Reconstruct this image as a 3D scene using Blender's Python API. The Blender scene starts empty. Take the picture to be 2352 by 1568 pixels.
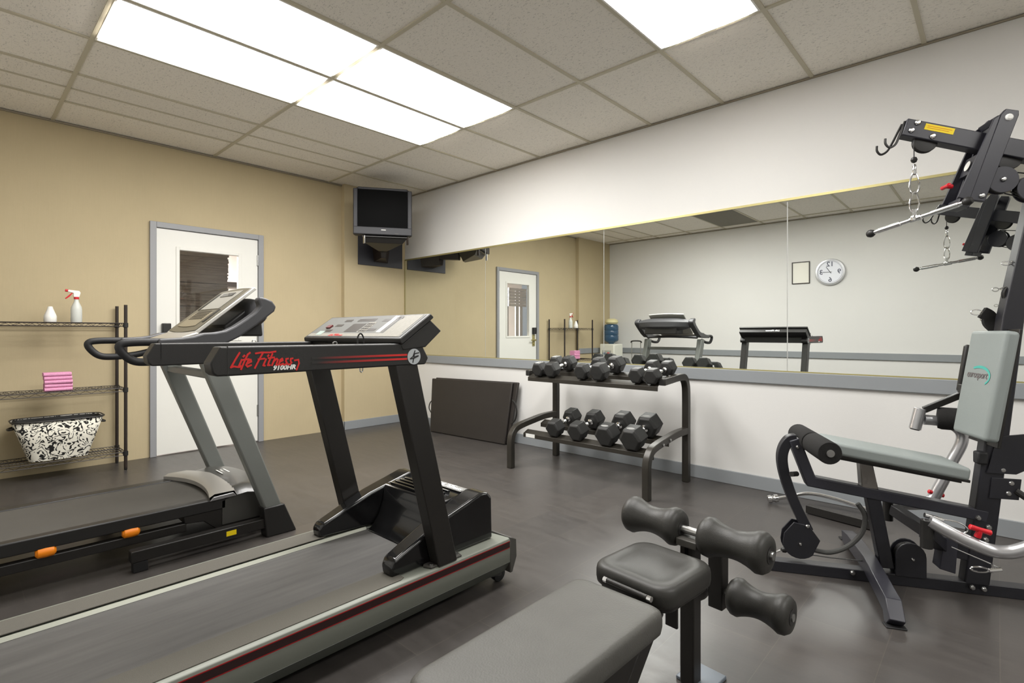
import bpy, bmesh, math, random
from mathutils import Vector as V, Matrix as M
random.seed(7)
PI = math.pi
C = bpy.context.scene.collection

# ---------------------------------------------------------------- materials
def lin(c):
    return tuple(((x/255.0)/12.92 if x/255.0 <= .04045 else ((x/255.0+.055)/1.055)**2.4) for x in c) + (1.0,)

def mat(name, col, rough=.5, metal=0.0, noise=0.0, nscale=30.0, bump=0.0, bscale=200.0, coat=0.0, stretch=None, spec=.5, trans=0.0, ior=1.45):
    m = bpy.data.materials.new(name); m.use_nodes = True
    nt = m.node_tree; b = nt.nodes['Principled BSDF']
    b.inputs['Base Color'].default_value = lin(col)
    b.inputs['Roughness'].default_value = rough
    b.inputs['Metallic'].default_value = metal
    b.inputs['Specular IOR Level'].default_value = spec
    b.inputs['IOR'].default_value = ior
    if coat: b.inputs['Coat Weight'].default_value = coat
    if trans: b.inputs['Transmission Weight'].default_value = trans
    if noise or bump:
        tc = nt.nodes.new('ShaderNodeTexCoord'); mp = nt.nodes.new('ShaderNodeMapping')
        nt.links.new(tc.outputs['Object'], mp.inputs['Vector'])
        if stretch: mp.inputs['Scale'].default_value = stretch
    if noise:
        n = nt.nodes.new('ShaderNodeTexNoise'); n.inputs['Scale'].default_value = nscale; n.inputs['Detail'].default_value = 6
        nt.links.new(mp.outputs['Vector'], n.inputs['Vector'])
        r = nt.nodes.new('ShaderNodeMapRange')
        r.inputs['From Min'].default_value = .3; r.inputs['From Max'].default_value = .7
        r.inputs['To Min'].default_value = 1-noise; r.inputs['To Max'].default_value = 1+noise
        nt.links.new(n.outputs['Fac'], r.inputs['Value'])
        h = nt.nodes.new('ShaderNodeHueSaturation'); h.inputs['Color'].default_value = lin(col)
        nt.links.new(r.outputs['Result'], h.inputs['Value']); nt.links.new(h.outputs['Color'], b.inputs['Base Color'])
    if bump:
        n2 = nt.nodes.new('ShaderNodeTexNoise'); n2.inputs['Scale'].default_value = bscale; n2.inputs['Detail'].default_value = 4
        nt.links.new(mp.outputs['Vector'], n2.inputs['Vector'])
        bp = nt.nodes.new('ShaderNodeBump'); bp.inputs['Strength'].default_value = bump; bp.inputs['Distance'].default_value = .002
        nt.links.new(n2.outputs['Fac'], bp.inputs['Height']); nt.links.new(bp.outputs['Normal'], b.inputs['Normal'])
    return m

def emit(name, col, s):
    m = bpy.data.materials.new(name); m.use_nodes = True
    b = m.node_tree.nodes['Principled BSDF']
    b.inputs['Base Color'].default_value = lin(col)
    b.inputs['Emission Color'].default_value = lin(col); b.inputs['Emission Strength'].default_value = s
    return m

tan = mat('tan_wall', (187,172,139), .85, noise=.03, nscale=2.0, bump=.25, bscale=350)
# fine vertical weave of the tan wall covering
def weave(m):
    nt = m.node_tree; b = nt.nodes['Principled BSDF']
    tc = nt.nodes.new('ShaderNodeTexCoord'); mp = nt.nodes.new('ShaderNodeMapping'); mp.inputs['Scale'].default_value = (60,60,3)
    n = nt.nodes.new('ShaderNodeTexNoise'); n.inputs['Scale'].default_value = 2.5; n.inputs['Detail'].default_value = 4
    nt.links.new(tc.outputs['Object'], mp.inputs['Vector']); nt.links.new(mp.outputs['Vector'], n.inputs['Vector'])
    r = nt.nodes.new('ShaderNodeMapRange'); r.inputs['To Min'].default_value = .965; r.inputs['To Max'].default_value = 1.035
    nt.links.new(n.outputs['Fac'], r.inputs['Value'])
    h = nt.nodes.new('ShaderNodeHueSaturation')
    old = b.inputs['Base Color'].links[0].from_socket
    nt.links.new(old, h.inputs['Color']); nt.links.new(r.outputs['Result'], h.inputs['Value']); nt.links.new(h.outputs['Color'], b.inputs['Base Color'])
weave(tan)
white_wall = mat('white_wall', (217,216,213), .7, noise=.012, nscale=1.5, bump=.15, bscale=120)
greyt = mat('grey_trim', (140,144,147), .5, noise=.02, nscale=4)
greydoor = mat('grey_door_frame', (146,147,149), .45)
doorw = mat('door_white', (226,225,218), .45, noise=.01, nscale=3)
gold = mat('brass', (172,162,112), .42, .6)
blk = mat('black_metal', (33,31,29), .38, noise=.06, nscale=8)
blkpl = mat('black_plastic', (36,35,34), .42, bump=.15, bscale=400)
blkgloss = mat('gloss_black_plastic', (16,16,17), .16, coat=.4)
rubber = mat('rubber', (28,28,29), .6, noise=.08, nscale=40, bump=.2, bscale=300)
hexm = mat('hex_rubber', (40,40,39), .5, noise=.1, nscale=25, bump=.15, bscale=250)
chrome = mat('chrome', (222,222,222), .14, 1.0, noise=.03, nscale=30)
steel = mat('steel', (180,180,178), .3, 1.0)
silver = mat('silver_paint', (186,186,188), .3, .75)
greypost = mat('grey_post', (123,126,122), .42, .25, noise=.02, nscale=6)
navy = mat('charcoal_blue_metal', (47,47,54), .36, noise=.05, nscale=10)
navydk = mat('dark_blue_metal', (33,33,38), .4, noise=.05, nscale=10)
redp = mat('red_plastic', (200,25,38), .35)
rededge = mat('red_stripe', (140,20,24), .4)
darkstripe = mat('maroon_black_stripe', (42,22,22), .4)
rail_l = mat('rail_grey', (119,122,113), .42, .1, noise=.02, nscale=5)
rail_d = mat('rail_dark', (66,69,62), .5)
grip = mat('grip_strip', (86,83,76), .9, noise=.14, nscale=500, bump=.5, bscale=600)
belt = mat('belt', (72,70,68), .62, noise=.2, nscale=5, bump=.2, bscale=500, stretch=(6,.6,1))
belt2 = mat('belt_dark', (72,70,66), .6, noise=.06, nscale=10, bump=.2, bscale=500)
vinyl = mat('black_vinyl', (48,47,44), .47, noise=.06, nscale=20, bump=.16, bscale=260)
vinylpad = mat('worn_grey_vinyl', (80,79,75), .5, noise=.06, nscale=14, bump=.4, bscale=220)
greypad = mat('grey_green_vinyl', (133,140,138), .5, noise=.02, nscale=6, bump=.12, bscale=200)
foam = mat('black_foam', (26,25,24), .9, noise=.15, nscale=120, bump=.6, bscale=300)
matvinyl = mat('mat_vinyl', (44,40,37), .5, noise=.05, nscale=6, bump=.15, bscale=100)
brown = mat('brown_black_metal', (46,38,33), .42)
pink = mat('pink_towel', (226,158,192), .95, noise=.1, nscale=120, bump=1.0, bscale=500)
whitep = mat('white_plastic', (236,234,228), .35)
frost = mat('frosted_plastic', (205,207,200), .4)
orange = mat('orange_foot', (240,135,20), .4)
yellow = mat('yellow_label', (244,214,20), .5)
lab = mat('white_label', (225,225,220), .5)
white = mat('white_print', (235,235,232), .5)
redprint = mat('red_print', (205,36,34), .45)
blackprint = mat('black_print', (25,25,26), .5)
teal = mat('teal_print', (70,168,156), .5)
greyprint = mat('grey_print', (112,104,104), .6)
disc_m = mat('silver_disc', (176,181,184), .35, .2)
panel_g = mat('console_panel', (86,86,81), .6)
panel_l = mat('console_label', (126,122,111), .6, noise=.1, nscale=120)
panel_d = mat('console_dark', (66,62,59), .3)
tv_m = mat('tv_shell', (46,46,50), .5)
tv_s = mat('tv_glass', (7,7,7), .5, spec=.05)
bluewater = mat('blue_bottle', (70,105,135), .15, trans=.45)
coolw = mat('cooler_white', (222,222,210), .45)
paper = mat('paper', (232,230,220), .8)
stone = mat('stacked_stone', (92,89,87), .95, noise=.22, nscale=3, bump=1.0, bscale=20, stretch=(1,2,14))
corr = mat('corridor_wall', (240,230,222), .8)
blindm = mat('blind_grey', (150,151,156), .7)
graydark = mat('dark_grey', (70,68,64), .45)
yellowish = mat('cream_bag', (214,206,160), .7)

def floor_mat():
    m = bpy.data.materials.new('floor_tiles'); m.use_nodes = True
    nt = m.node_tree; b = nt.nodes['Principled BSDF']; L = nt.links
    tc = nt.nodes.new('ShaderNodeTexCoord'); mp = nt.nodes.new('ShaderNodeMapping')
    mp.inputs['Location'].default_value = (.907, -1.748, 0); L.new(tc.outputs['Object'], mp.inputs['Vector'])
    rot = nt.nodes.new('ShaderNodeMapping'); rot.inputs['Rotation'].default_value = (0,0,PI/2); L.new(mp.outputs['Vector'], rot.inputs['Vector'])
    br = nt.nodes.new('ShaderNodeTexBrick'); br.offset = .5
    br.inputs['Scale'].default_value = 1; br.inputs['Brick Width'].default_value = .6096; br.inputs['Row Height'].default_value = .3048
    br.inputs['Mortar Size'].default_value = .0012; br.inputs['Mortar Smooth'].default_value = .2
    br.inputs['Color1'].default_value = lin((71,67,64)); br.inputs['Color2'].default_value = lin((64,61,59)); br.inputs['Mortar'].default_value = lin((83,78,72))
    L.new(rot.outputs['Vector'], br.inputs['Vector'])
    n = nt.nodes.new('ShaderNodeTexNoise'); n.inputs['Scale'].default_value = 9; n.inputs['Detail'].default_value = 8; n.inputs['Roughness'].default_value = .65
    mp2 = nt.nodes.new('ShaderNodeMapping'); mp2.inputs['Scale'].default_value = (.5,2.2,1); L.new(tc.outputs['Object'], mp2.inputs['Vector']); L.new(mp2.outputs['Vector'], n.inputs['Vector'])
    r = nt.nodes.new('ShaderNodeMapRange'); r.inputs['From Min'].default_value = .3; r.inputs['From Max'].default_value = .7
    r.inputs['To Min'].default_value = .86; r.inputs['To Max'].default_value = 1.14; L.new(n.outputs['Fac'], r.inputs['Value'])
    h = nt.nodes.new('ShaderNodeHueSaturation'); L.new(br.outputs['Color'], h.inputs['Color']); L.new(r.outputs['Result'], h.inputs['Value'])
    L.new(h.outputs['Color'], b.inputs['Base Color'])
    r2 = nt.nodes.new('ShaderNodeMapRange'); r2.inputs['To Min'].default_value = .28; r2.inputs['To Max'].default_value = .42
    L.new(n.outputs['Fac'], r2.inputs['Value']); L.new(r2.outputs['Result'], b.inputs['Roughness'])
    bp = nt.nodes.new('ShaderNodeBump'); bp.inputs['Strength'].default_value = .12; bp.inputs['Distance'].default_value = .002
    n3 = nt.nodes.new('ShaderNodeTexNoise'); n3.inputs['Scale'].default_value = 60; L.new(tc.outputs['Object'], n3.inputs['Vector'])
    L.new(n3.outputs['Fac'], bp.inputs['Height']); L.new(bp.outputs['Normal'], b.inputs['Normal'])
    b.inputs['Specular IOR Level'].default_value = .55
    return m

GX, GY, TS = -2.155, .586, .6096
def ceil_mat():
    m = bpy.data.materials.new('ceiling_tiles'); m.use_nodes = True
    nt = m.node_tree; b = nt.nodes['Principled BSDF']; L = nt.links
    tc = nt.nodes.new('ShaderNodeTexCoord')
    # per-tile tone
    mp = nt.nodes.new('ShaderNodeMapping'); mp.vector_type = 'POINT'
    mp.inputs['Location'].default_value = (-GX/TS+20, -GY/(2*TS)+20, 0); mp.inputs['Scale'].default_value = (1/TS, 1/(2*TS), 0)
    L.new(tc.outputs['Object'], mp.inputs['Vector'])
    fl = nt.nodes.new('ShaderNodeVectorMath'); fl.operation = 'FLOOR'; L.new(mp.outputs['Vector'], fl.inputs[0])
    wn = nt.nodes.new('ShaderNodeTexWhiteNoise'); wn.noise_dimensions = '2D'; L.new(fl.outputs['Vector'], wn.inputs['Vector'])
    r = nt.nodes.new('ShaderNodeMapRange'); r.inputs['To Min'].default_value = .95; r.inputs['To Max'].default_value = 1.04; L.new(wn.outputs['Value'], r.inputs['Value'])
    # fissures
    mp2 = nt.nodes.new('ShaderNodeMapping'); mp2.inputs['Scale'].default_value = (55,110,1); L.new(tc.outputs['Object'], mp2.inputs['Vector'])
    n = nt.nodes.new('ShaderNodeTexNoise'); n.inputs['Scale'].default_value = 1.0; n.inputs['Detail'].default_value = 3; n.inputs['Distortion'].default_value = 1.2
    L.new(mp2.outputs['Vector'], n.inputs['Vector'])
    cr = nt.nodes.new('ShaderNodeMapRange'); cr.inputs['From Min'].default_value = .58; cr.inputs['From Max'].default_value = .66
    cr.inputs['To Min'].default_value = 1.0; cr.inputs['To Max'].default_value = .7; L.new(n.outputs['Fac'], cr.inputs['Value'])
    mu = nt.nodes.new('ShaderNodeMath'); mu.operation = 'MULTIPLY'; L.new(r.outputs['Result'], mu.inputs[0]); L.new(cr.outputs['Result'], mu.inputs[1])
    h = nt.nodes.new('ShaderNodeHueSaturation'); h.inputs['Color'].default_value = lin((242,237,227)); L.new(mu.outputs['Value'], h.inputs['Value'])
    L.new(h.outputs['Color'], b.inputs['Base Color']); b.inputs['Roughness'].default_value = .95
    bp = nt.nodes.new('ShaderNodeBump'); bp.inputs['Strength'].default_value = .4; bp.inputs['Distance'].default_value = .004
    L.new(cr.outputs['Result'], bp.inputs['Height']); L.new(bp.outputs['Normal'], b.inputs['Normal'])
    return m

def damask_mat():
    m = bpy.data.materials.new('damask_fabric'); m.use_nodes = True
    nt = m.node_tree; b = nt.nodes['Principled BSDF']; L = nt.links
    tc = nt.nodes.new('ShaderNodeTexCoord')
    n = nt.nodes.new('ShaderNodeTexNoise'); n.inputs['Scale'].default_value = 12; n.inputs['Detail'].default_value = 1; L.new(tc.outputs['Object'], n.inputs['Vector'])
    va = nt.nodes.new('ShaderNodeVectorMath'); va.operation = 'MULTIPLY_ADD'; va.inputs[1].default_value = (.22,.22,.22)
    L.new(n.outputs['Color'], va.inputs[0]); L.new(tc.outputs['Object'], va.inputs[2])
    w = nt.nodes.new('ShaderNodeTexWave'); w.wave_type = 'RINGS'; w.rings_direction = 'SPHERICAL'
    vo = nt.nodes.new('ShaderNodeTexVoronoi'); vo.inputs['Scale'].default_value = 14; L.new(va.outputs['Vector'], vo.inputs['Vector'])
    mr = nt.nodes.new('ShaderNodeMath'); mr.operation = 'MULTIPLY'; mr.inputs[1].default_value = 17; L.new(vo.outputs['Distance'], mr.inputs[0])
    sn = nt.nodes.new('ShaderNodeMath'); sn.operation = 'SINE'; L.new(mr.outputs['Value'], sn.inputs[0])
    n2 = nt.nodes.new('ShaderNodeTexNoise'); n2.inputs['Scale'].default_value = 42; n2.inputs['Detail'].default_value = 2; L.new(tc.outputs['Object'], n2.inputs['Vector'])
    ad = nt.nodes.new('ShaderNodeMath'); ad.operation = 'MULTIPLY_ADD'; ad.inputs[1].default_value = 4.2; ad.inputs[2].default_value = -2.15
    L.new(n2.outputs['Fac'], ad.inputs[0])
    a2 = nt.nodes.new('ShaderNodeMath'); a2.operation = 'ADD'; L.new(sn.outputs['Value'], a2.inputs[0]); L.new(ad.outputs['Value'], a2.inputs[1])
    cr = nt.nodes.new('ShaderNodeValToRGB'); cr.color_ramp.elements[0].position = .28; cr.color_ramp.elements[0].color = lin((226,222,208))
    cr.color_ramp.elements[1].position = .36; cr.color_ramp.elements[1].color = lin((24,22,20)); L.new(a2.outputs['Value'], cr.inputs['Fac'])
    L.new(cr.outputs['Color'], b.inputs['Base Color']); b.inputs['Roughness'].default_value = .85
    return m

def mirror_mat():
    m = bpy.data.materials.new('mirror_glass'); m.use_nodes = True
    b = m.node_tree.nodes['Principled BSDF']
    b.inputs['Base Color'].default_value = (.86,.885,.86,1); b.inputs['Metallic'].default_value = 1; b.inputs['Roughness'].default_value = 0.0
    return m
def glass_mat():
    m = bpy.data.materials.new('pane_glass'); m.use_nodes = True
    nt = m.node_tree; nt.nodes.remove(nt.nodes['Principled BSDF'])
    o = nt.nodes['Material Output']; t = nt.nodes.new('ShaderNodeBsdfTransparent'); g = nt.nodes.new('ShaderNodeBsdfGlossy'); g.inputs['Roughness'].default_value = .02
    mx = nt.nodes.new('ShaderNodeMixShader'); mx.inputs['Fac'].default_value = .06; nt.links.new(t.outputs[0], mx.inputs[1]); nt.links.new(g.outputs[0], mx.inputs[2]); nt.links.new(mx.outputs[0], o.inputs[0])
    return m
def fade_red():
    # red racing stripes printed so they fade out toward the back of the arm
    m = bpy.data.materials.new('fading_red_print'); m.use_nodes = True
    nt = m.node_tree; b = nt.nodes['Principled BSDF']; tc = nt.nodes.new('ShaderNodeTexCoord'); s = nt.nodes.new('ShaderNodeSeparateXYZ')
    r = nt.nodes.new('ShaderNodeMapRange'); r.inputs['From Min'].default_value = .12; r.inputs['From Max'].default_value = .44
    mx = nt.nodes.new('ShaderNodeMix'); mx.data_type = 'RGBA'; mx.inputs['A'].default_value = lin((33,31,30)); mx.inputs['B'].default_value = lin((200,38,34))
    nt.links.new(tc.outputs['Object'], s.inputs[0]); nt.links.new(s.outputs['Y'], r.inputs['Value']); nt.links.new(r.outputs['Result'], mx.inputs['Factor'])
    nt.links.new(mx.outputs['Result'], b.inputs['Base Color']); b.inputs['Roughness'].default_value = .42
    return m

# ---------------------------------------------------------------- mesh builder
class MB:
    def __init__(s): s.v = []; s.f = []
    def add(s, vs, fs):
        o = len(s.v); s.v += [V(p) for p in vs]; s.f += [tuple(i+o for i in f) for f in fs]; return s
    def box(s, x0, x1, y0, y1, z0, z1):
        vs = [(x,y,z) for x in (x0,x1) for y in (y0,y1) for z in (z0,z1)]
        return s.add(vs, [(0,1,3,2),(4,6,7,5),(0,4,5,1),(2,3,7,6),(0,2,6,4),(1,5,7,3)])
    def prism(s, pts, ax, a, b):
        n = len(pts); vs = []
        for t in (a,b):
            for p,q in pts:
                vs.append((t,p,q) if ax == 'x' else (p,t,q) if ax == 'y' else (p,q,t))
        fs = [tuple(range(n)), tuple(range(2*n-1, n-1, -1))] + [(i, i+n, (i+1)%n+n, (i+1)%n) for i in range(n)]
        return s.add(vs, fs)
    def frame(s, t, up=None):
        t = V(t).normalized(); up = V(up) if up else V((0,0,1))
        if abs(t.dot(up)) > .98: up = V((0,1,0)) if abs(t.y) < .9 else V((1,0,0))
        x = up.cross(t).normalized(); y = t.cross(x).normalized(); return x, y, t
    def sweep(s, pts, sec, up=None, caps=True, closed=False):
        pts = [V(p) for p in pts]; n = len(pts); k = len(sec); o = len(s.v); prev = None
        for i, p in enumerate(pts):
            if closed: t = (pts[(i+1)%n]-pts[i-1])
            elif i == 0: t = pts[1]-p
            elif i == n-1: t = p-pts[i-1]
            else: t = (pts[i+1]-p).normalized() + (p-pts[i-1]).normalized()
            t.normalize()
            if up is not None: x, y, _ = s.frame(t, up)
            elif prev is None: x, y, _ = s.frame(t)
            else:
                x = prev - t*prev.dot(t); x.normalize(); y = t.cross(x)
            prev = x
            m = 1.0
            if 0 < i < n-1 and not closed:
                c = max(.35, math.sqrt(max(0,(1+(pts[i+1]-p).normalized().dot((p-pts[i-1]).normalized()))/2))); m = 1/c
            # mitre only in bend plane direction
            if m > 1.001:
                bd = ((pts[i+1]-p).normalized()-(p-pts[i-1]).normalized()); bd = bd.normalized() if bd.length > 1e-6 else None
            else: bd = None
            for a, b in sec:
                q = x*a + y*b
                if bd is not None: q = q + bd*(q.dot(bd))*(m-1)
                s.v.append(p+q)
        rings = n if closed else n-1
        for i in range(rings):
            for j in range(k):
                a = o+i*k+j; b = o+i*k+(j+1)%k; c = o+((i+1)%n)*k+(j+1)%k; d = o+((i+1)%n)*k+j
                s.f.append((a,b,c,d))
        if caps and not closed:
            s.f.append(tuple(o+j for j in range(k-1,-1,-1))); s.f.append(tuple(o+(n-1)*k+j for j in range(k)))
        return s
    def tube(s, pts, r, n=12, closed=False):
        return s.sweep(pts, [(r*math.cos(2*PI*i/n), r*math.sin(2*PI*i/n)) for i in range(n)], closed=closed)
    def bar(s, p, q, w, h, up=(0,0,1)):
        return s.sweep([p,q], [(-w/2,-h/2),(w/2,-h/2),(w/2,h/2),(-w/2,h/2)], up=up)
    def rtube(s, pts, w, h, up):
        return s.sweep(pts, [(-w/2,-h/2),(w/2,-h/2),(w/2,h/2),(-w/2,h/2)], up=up)
    def lathe(s, prof, c=(0,0,0), d=(0,0,1), n=24):
        x, y, t = s.frame(d); c = V(c); o = len(s.v); k = len(prof)
        for r, z in prof:
            for i in range(n):
                a = 2*PI*i/n; s.v.append(c + t*z + (x*math.cos(a)+y*math.sin(a))*max(r,1e-5))
        for i in range(k-1):
            for j in range(n):
                s.f.append((o+i*n+j, o+i*n+(j+1)%n, o+(i+1)*n+(j+1)%n, o+(i+1)*n+j))
        s.f.append(tuple(o+j for j in range(n-1,-1,-1))); s.f.append(tuple(o+(k-1)*n+j for j in range(n)))
        return s
    def cyl(s, p, q, r, n=20):
        p = V(p); q = V(q); return s.lathe([(r,0),(r,(q-p).length)], p, q-p, n)
    def ribbon(s, pts, w, o, ux, uy, nrm, thick=.0006):
        # flat brush stroke: pts in 2-D on plane at o with axes ux, uy
        o = V(o); ux = V(ux); uy = V(uy); nrm = V(nrm)
        P = [o+ux*a+uy*b for a,b in pts]
        for i in range(len(P)-1):
            s.rk = getattr(s, 'rk', 0)+1; off = nrm*(s.rk*.00002)
            t = (P[i+1]-P[i]); 
            if t.length < 1e-7: continue
            t.normalize(); sd = nrm.cross(t).normalized()*w/2; e = t*w*.35
            a, b = P[i]-e+off, P[i+1]+e+off
            q = [a-sd, b-sd, b+sd, a+sd]
            s.add(q+[x+nrm*thick for x in q], [(0,3,2,1),(4,5,6,7),(0,1,5,4),(1,2,6,5),(2,3,7,6),(3,0,4,7)])
        return s

def smoothpath(pts, n=6):
    P = [V(p) for p in pts]; out = []
    for i in range(len(P)-1):
        a = P[max(i-1,0)]; b = P[i]; c = P[i+1]; d = P[min(i+2,len(P)-1)]
        for k in range(n):
            t = k/n; out.append(.5*((2*b)+(-a+c)*t+(2*a-5*b+4*c-d)*t*t+(-a+3*b-3*c+d)*t**3))
    return out+[P[-1]]

def finish(name, mb, m, parent=None, bevel=0.0, seg=2, smooth=35, loc=None, subd=0):
    me = bpy.data.meshes.new(name); me.from_pydata([tuple(p) for p in mb.v], [], mb.f); me.update()
    bm = bmesh.new(); bm.from_mesh(me); bmesh.ops.recalc_face_normals(bm, faces=bm.faces); bm.to_mesh(me); bm.free()
    me.materials.append(m)
    for p in me.polygons: p.use_smooth = True
    me.set_sharp_from_angle(angle=math.radians(smooth))
    o = bpy.data.objects.new(name, me); C.objects.link(o)
    if parent: o.parent = parent
    if loc is not None: o.location = loc
    if bevel:
        b = o.modifiers.new('bevel', 'BEVEL'); b.width = bevel; b.segments = seg; b.limit_method = 'ANGLE'; b.angle_limit = math.radians(35); b.harden_normals = False
    if subd:
        b = o.modifiers.new('sub', 'SUBSURF'); b.levels = subd; b.render_levels = subd
    return o

def thing(name, label, cat, loc=(0,0,0), rz=0, group=None):
    o = bpy.data.objects.new(name, None); C.objects.link(o); o.empty_display_size = .1
    o.location = loc; o.rotation_euler = (0,0,rz); o['label'] = label; o['category'] = cat
    if group: o['group'] = group
    return o
def tag(o, label, cat, group=None):
    o['label'] = label; o['category'] = cat
    if group: o['group'] = group
    return o
def struct(o): o['kind'] = 'structure'; return o
def lbl(o, t): o['label'] = t; return o
def shift(mb, d):
    d = V(d); mb.v = [p-d for p in mb.v]; return mb
def copytree(o, parent=None):
    c = o.copy(); C.objects.link(c); c.parent = parent
    for ch in list(o.children): copytree(ch, c)
    return c

def text_mb(txt, size, o, ux, uy, nrm, shear=0.0, bold=0.0, align='CENTER', mirror=False, width=None):
    cu = bpy.data.curves.new('t', 'FONT'); cu.body = txt; cu.size = size; cu.shear = shear; cu.offset = bold; cu.align_x = align; cu.align_y = 'CENTER'; cu.extrude = .0004; cu.resolution_u = 3
    ob = bpy.data.objects.new('t', cu); C.objects.link(ob)
    dg = bpy.context.evaluated_depsgraph_get(); me = bpy.data.meshes.new_from_object(ob.evaluated_get(dg))
    mb = MB(); o = V(o); ux = V(ux); uy = V(uy); nrm = V(nrm)
    xs = [v.co.x for v in me.vertices]; sc = 1.0
    if width and xs: sc = width/(max(xs)-min(xs))
    mb.add([o+ux*(v.co.x*sc)+uy*v.co.y+nrm*(v.co.z+.0003) for v in me.vertices], [tuple(p.vertices) for p in me.polygons])
    bpy.data.objects.remove(ob); bpy.data.curves.remove(cu); bpy.data.meshes.remove(me)
    return mb

LIFE = [ # brush-script strokes, unit cap height
    [(.30,1.0),(.16,.55),(.02,.02),(.16,.08),(.42,.02),(.52,.10)],
    [(.50,.52),(.42,.06),(.50,.02)],[(.54,.72),(.60,.80)],
    [(.86,.98),(.76,.86),(.66,.40),(.58,-.14)],[(.56,.50),(.88,.54)],
    [(.86,.24),(1.04,.36),(.98,.50),(.86,.42),(.80,.14),(.90,.02),(1.08,.12)],
    [(1.18,.92),(1.50,.98),(1.96,.96),(2.30,1.02)],[(1.58,.94),(1.46,.50),(1.32,-.10)],[(1.40,.50),(1.74,.54)],
    [(1.84,.50),(1.76,.06),(1.86,.04)],[(1.90,.70),(1.94,.78)],
    [(2.14,.86),(2.04,.30),(2.02,.06),(2.14,.06)],[(1.96,.56),(2.30,.60)],
    [(2.34,.50),(2.26,.04)],[(2.30,.30),(2.46,.50),(2.54,.42),(2.50,.06),(2.60,.06)],
    [(2.68,.26),(2.84,.36),(2.78,.50),(2.68,.40),(2.66,.12),(2.76,.04),(2.90,.14)],
    [(3.14,.48),(3.02,.46),(3.04,.30),(3.12,.18),(3.04,.04),(2.92,.08)],
    [(3.42,.48),(3.30,.46),(3.32,.30),(3.40,.18),(3.32,.04),(3.18,.08)]]
def script_logo(o, ux, uy, nrm, w, h, stroke):
    mb = MB(); k = w/3.5
    for st in LIFE: mb.ribbon([(a*k, b*h) for a,b in st], stroke, o, ux, uy, nrm)
    return mb

# ---------------------------------------------------------------- the room
XL, XP, YM, YB, XR, H = -5.745, -5.675, 4.058, -.883, 3.4, 2.912
DY0, DY1, DZ = 1.262, 2.281, 2.185
struct(finish('floor', MB().box(-5.9, XR+.1, YB-.1, YM+.1, -.1, 0), floor_mat()))
struct(finish('ceiling', MB().box(-5.9, XR+.1, YB-.1, YM+.1, H+.006, H+.1), ceil_mat()))
# left wall: recessed field with door opening, two projecting end piers
w = MB(); w.box(XL-.12, XL, .17, DY0+.04, 0, H+.05); w.box(XL-.12, XL, DY1-.04, 3.193, 0, H+.05); w.box(XL-.12, XL, DY0+.04, DY1-.04, DZ-.04, H+.05)
w.box(XL-.12, XP, 3.193, YM+.1, 0, H+.05); w.box(XL-.12, XP, YB-.1, .17, 0, H+.05)
struct(finish('wall_left', w, tan))
struct(finish('wall_front', MB().box(-5.87, XR+.1, YM, YM+.1, 0, H+.05), white_wall))
struct(finish('wall_back', MB().box(-5.87, XR+.1, YB-.1, YB, 0, H+.05), white_wall))
struct(finish('wall_right', MB().box(XR, XR+.1, YB-.1, YM+.1, 0, H+.05), white_wall))
# ceiling grid of T-bars
g = MB(); bw = .012
for i in range(-9, 7):
    x = GX - i*TS
    if x < XR: g.box(x-bw, x+bw, YB, YM, H-.002, H+.007)
for j in range(-1, 4):
    y = GY + j*2*TS
    if YB < y < YM: g.box(-5.745, XR, y-bw, y+bw, H-.0025, H+.0065)
g.box(-4.9-.008, -4.9+.008, YB, 3.02, H-.001, H+.0068)
struct(finish('trim_6', g, mat('grid_beige', (196,189,168), .6), bevel=0))
g = MB(); g.box(XL, XL+.018, .17, 3.193, H-.012, H); g.box(-5.745, XR, YM-.016, YM, H-.008, H); g.box(-5.745, XR, YB, YB+.02, H-.01, H)
struct(finish('trim_1', g, mat('wall_angle', (150,142,124), .6)))
# baseboards
struct(finish('baseboard_front', MB().box(XP, XR, YM-.014, YM, 0, .10), greyt, bevel=.003))
struct(finish('baseboard_back', MB().box(XP, XR, YB, YB+.014, 0, .10), greyt, bevel=.003))
struct(finish('baseboard_left', MB().box(XP, XP+.014, 3.18, YM-.014, 0, .10).box(XL, XP+.014, 3.179, 3.193, 0, .10), greyt, bevel=.003))
# grey rails: under the mirror, and on the back wall
struct(finish('trim_2', MB().box(XP, XR, YM-.022, YM, .782, .872), greyt, bevel=.004))
struct(finish('trim_3', MB().box(XP, XR, YB, YB+.022, .765, .862), greyt, bevel=.004))
struct(finish('trim_4', MB().box(XP, XP+.02, YB+.022, .17, .765, .862), greyt, bevel=.004))
# brass channels holding the mirror
g = MB(); g.box(-5.66, XR-.4, YM-.012, YM, 2.088, 2.104); g.box(-5.66, XR-.4, YM-.012, YM, .872, .880); g.box(-5.672, -5.66, YM-.010, YM, .872, 2.104)
struct(finish('trim_5', g, gold))
# mirror panels
mm = mirror_mat(); edges = [-5.66, -4.161, -2.62, -1.092, .44, 1.97, 2.99]
names = ['leftmost mirror panel in the corner by the television', 'mirror panel above the folded black mat, showing the door', 'mirror panel above the dumbbell rack, showing the water cooler', 'mirror panel showing the wall clock, behind the multi gym', 'mirror panel behind the weight column of the multi gym', 'last mirror panel at the far right of the wall']
for k in range(6):
    a, b = edges[k]+.003, edges[k+1]-.003
    o = finish('wall_mirror', MB().box(a-a, b-a, -.006, 0, 0, 1.208), mm, loc=(a, YM-.0005, .880))
    tag(o, names[k], 'mirror', 'frameless wall mirrors in a row')

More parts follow.
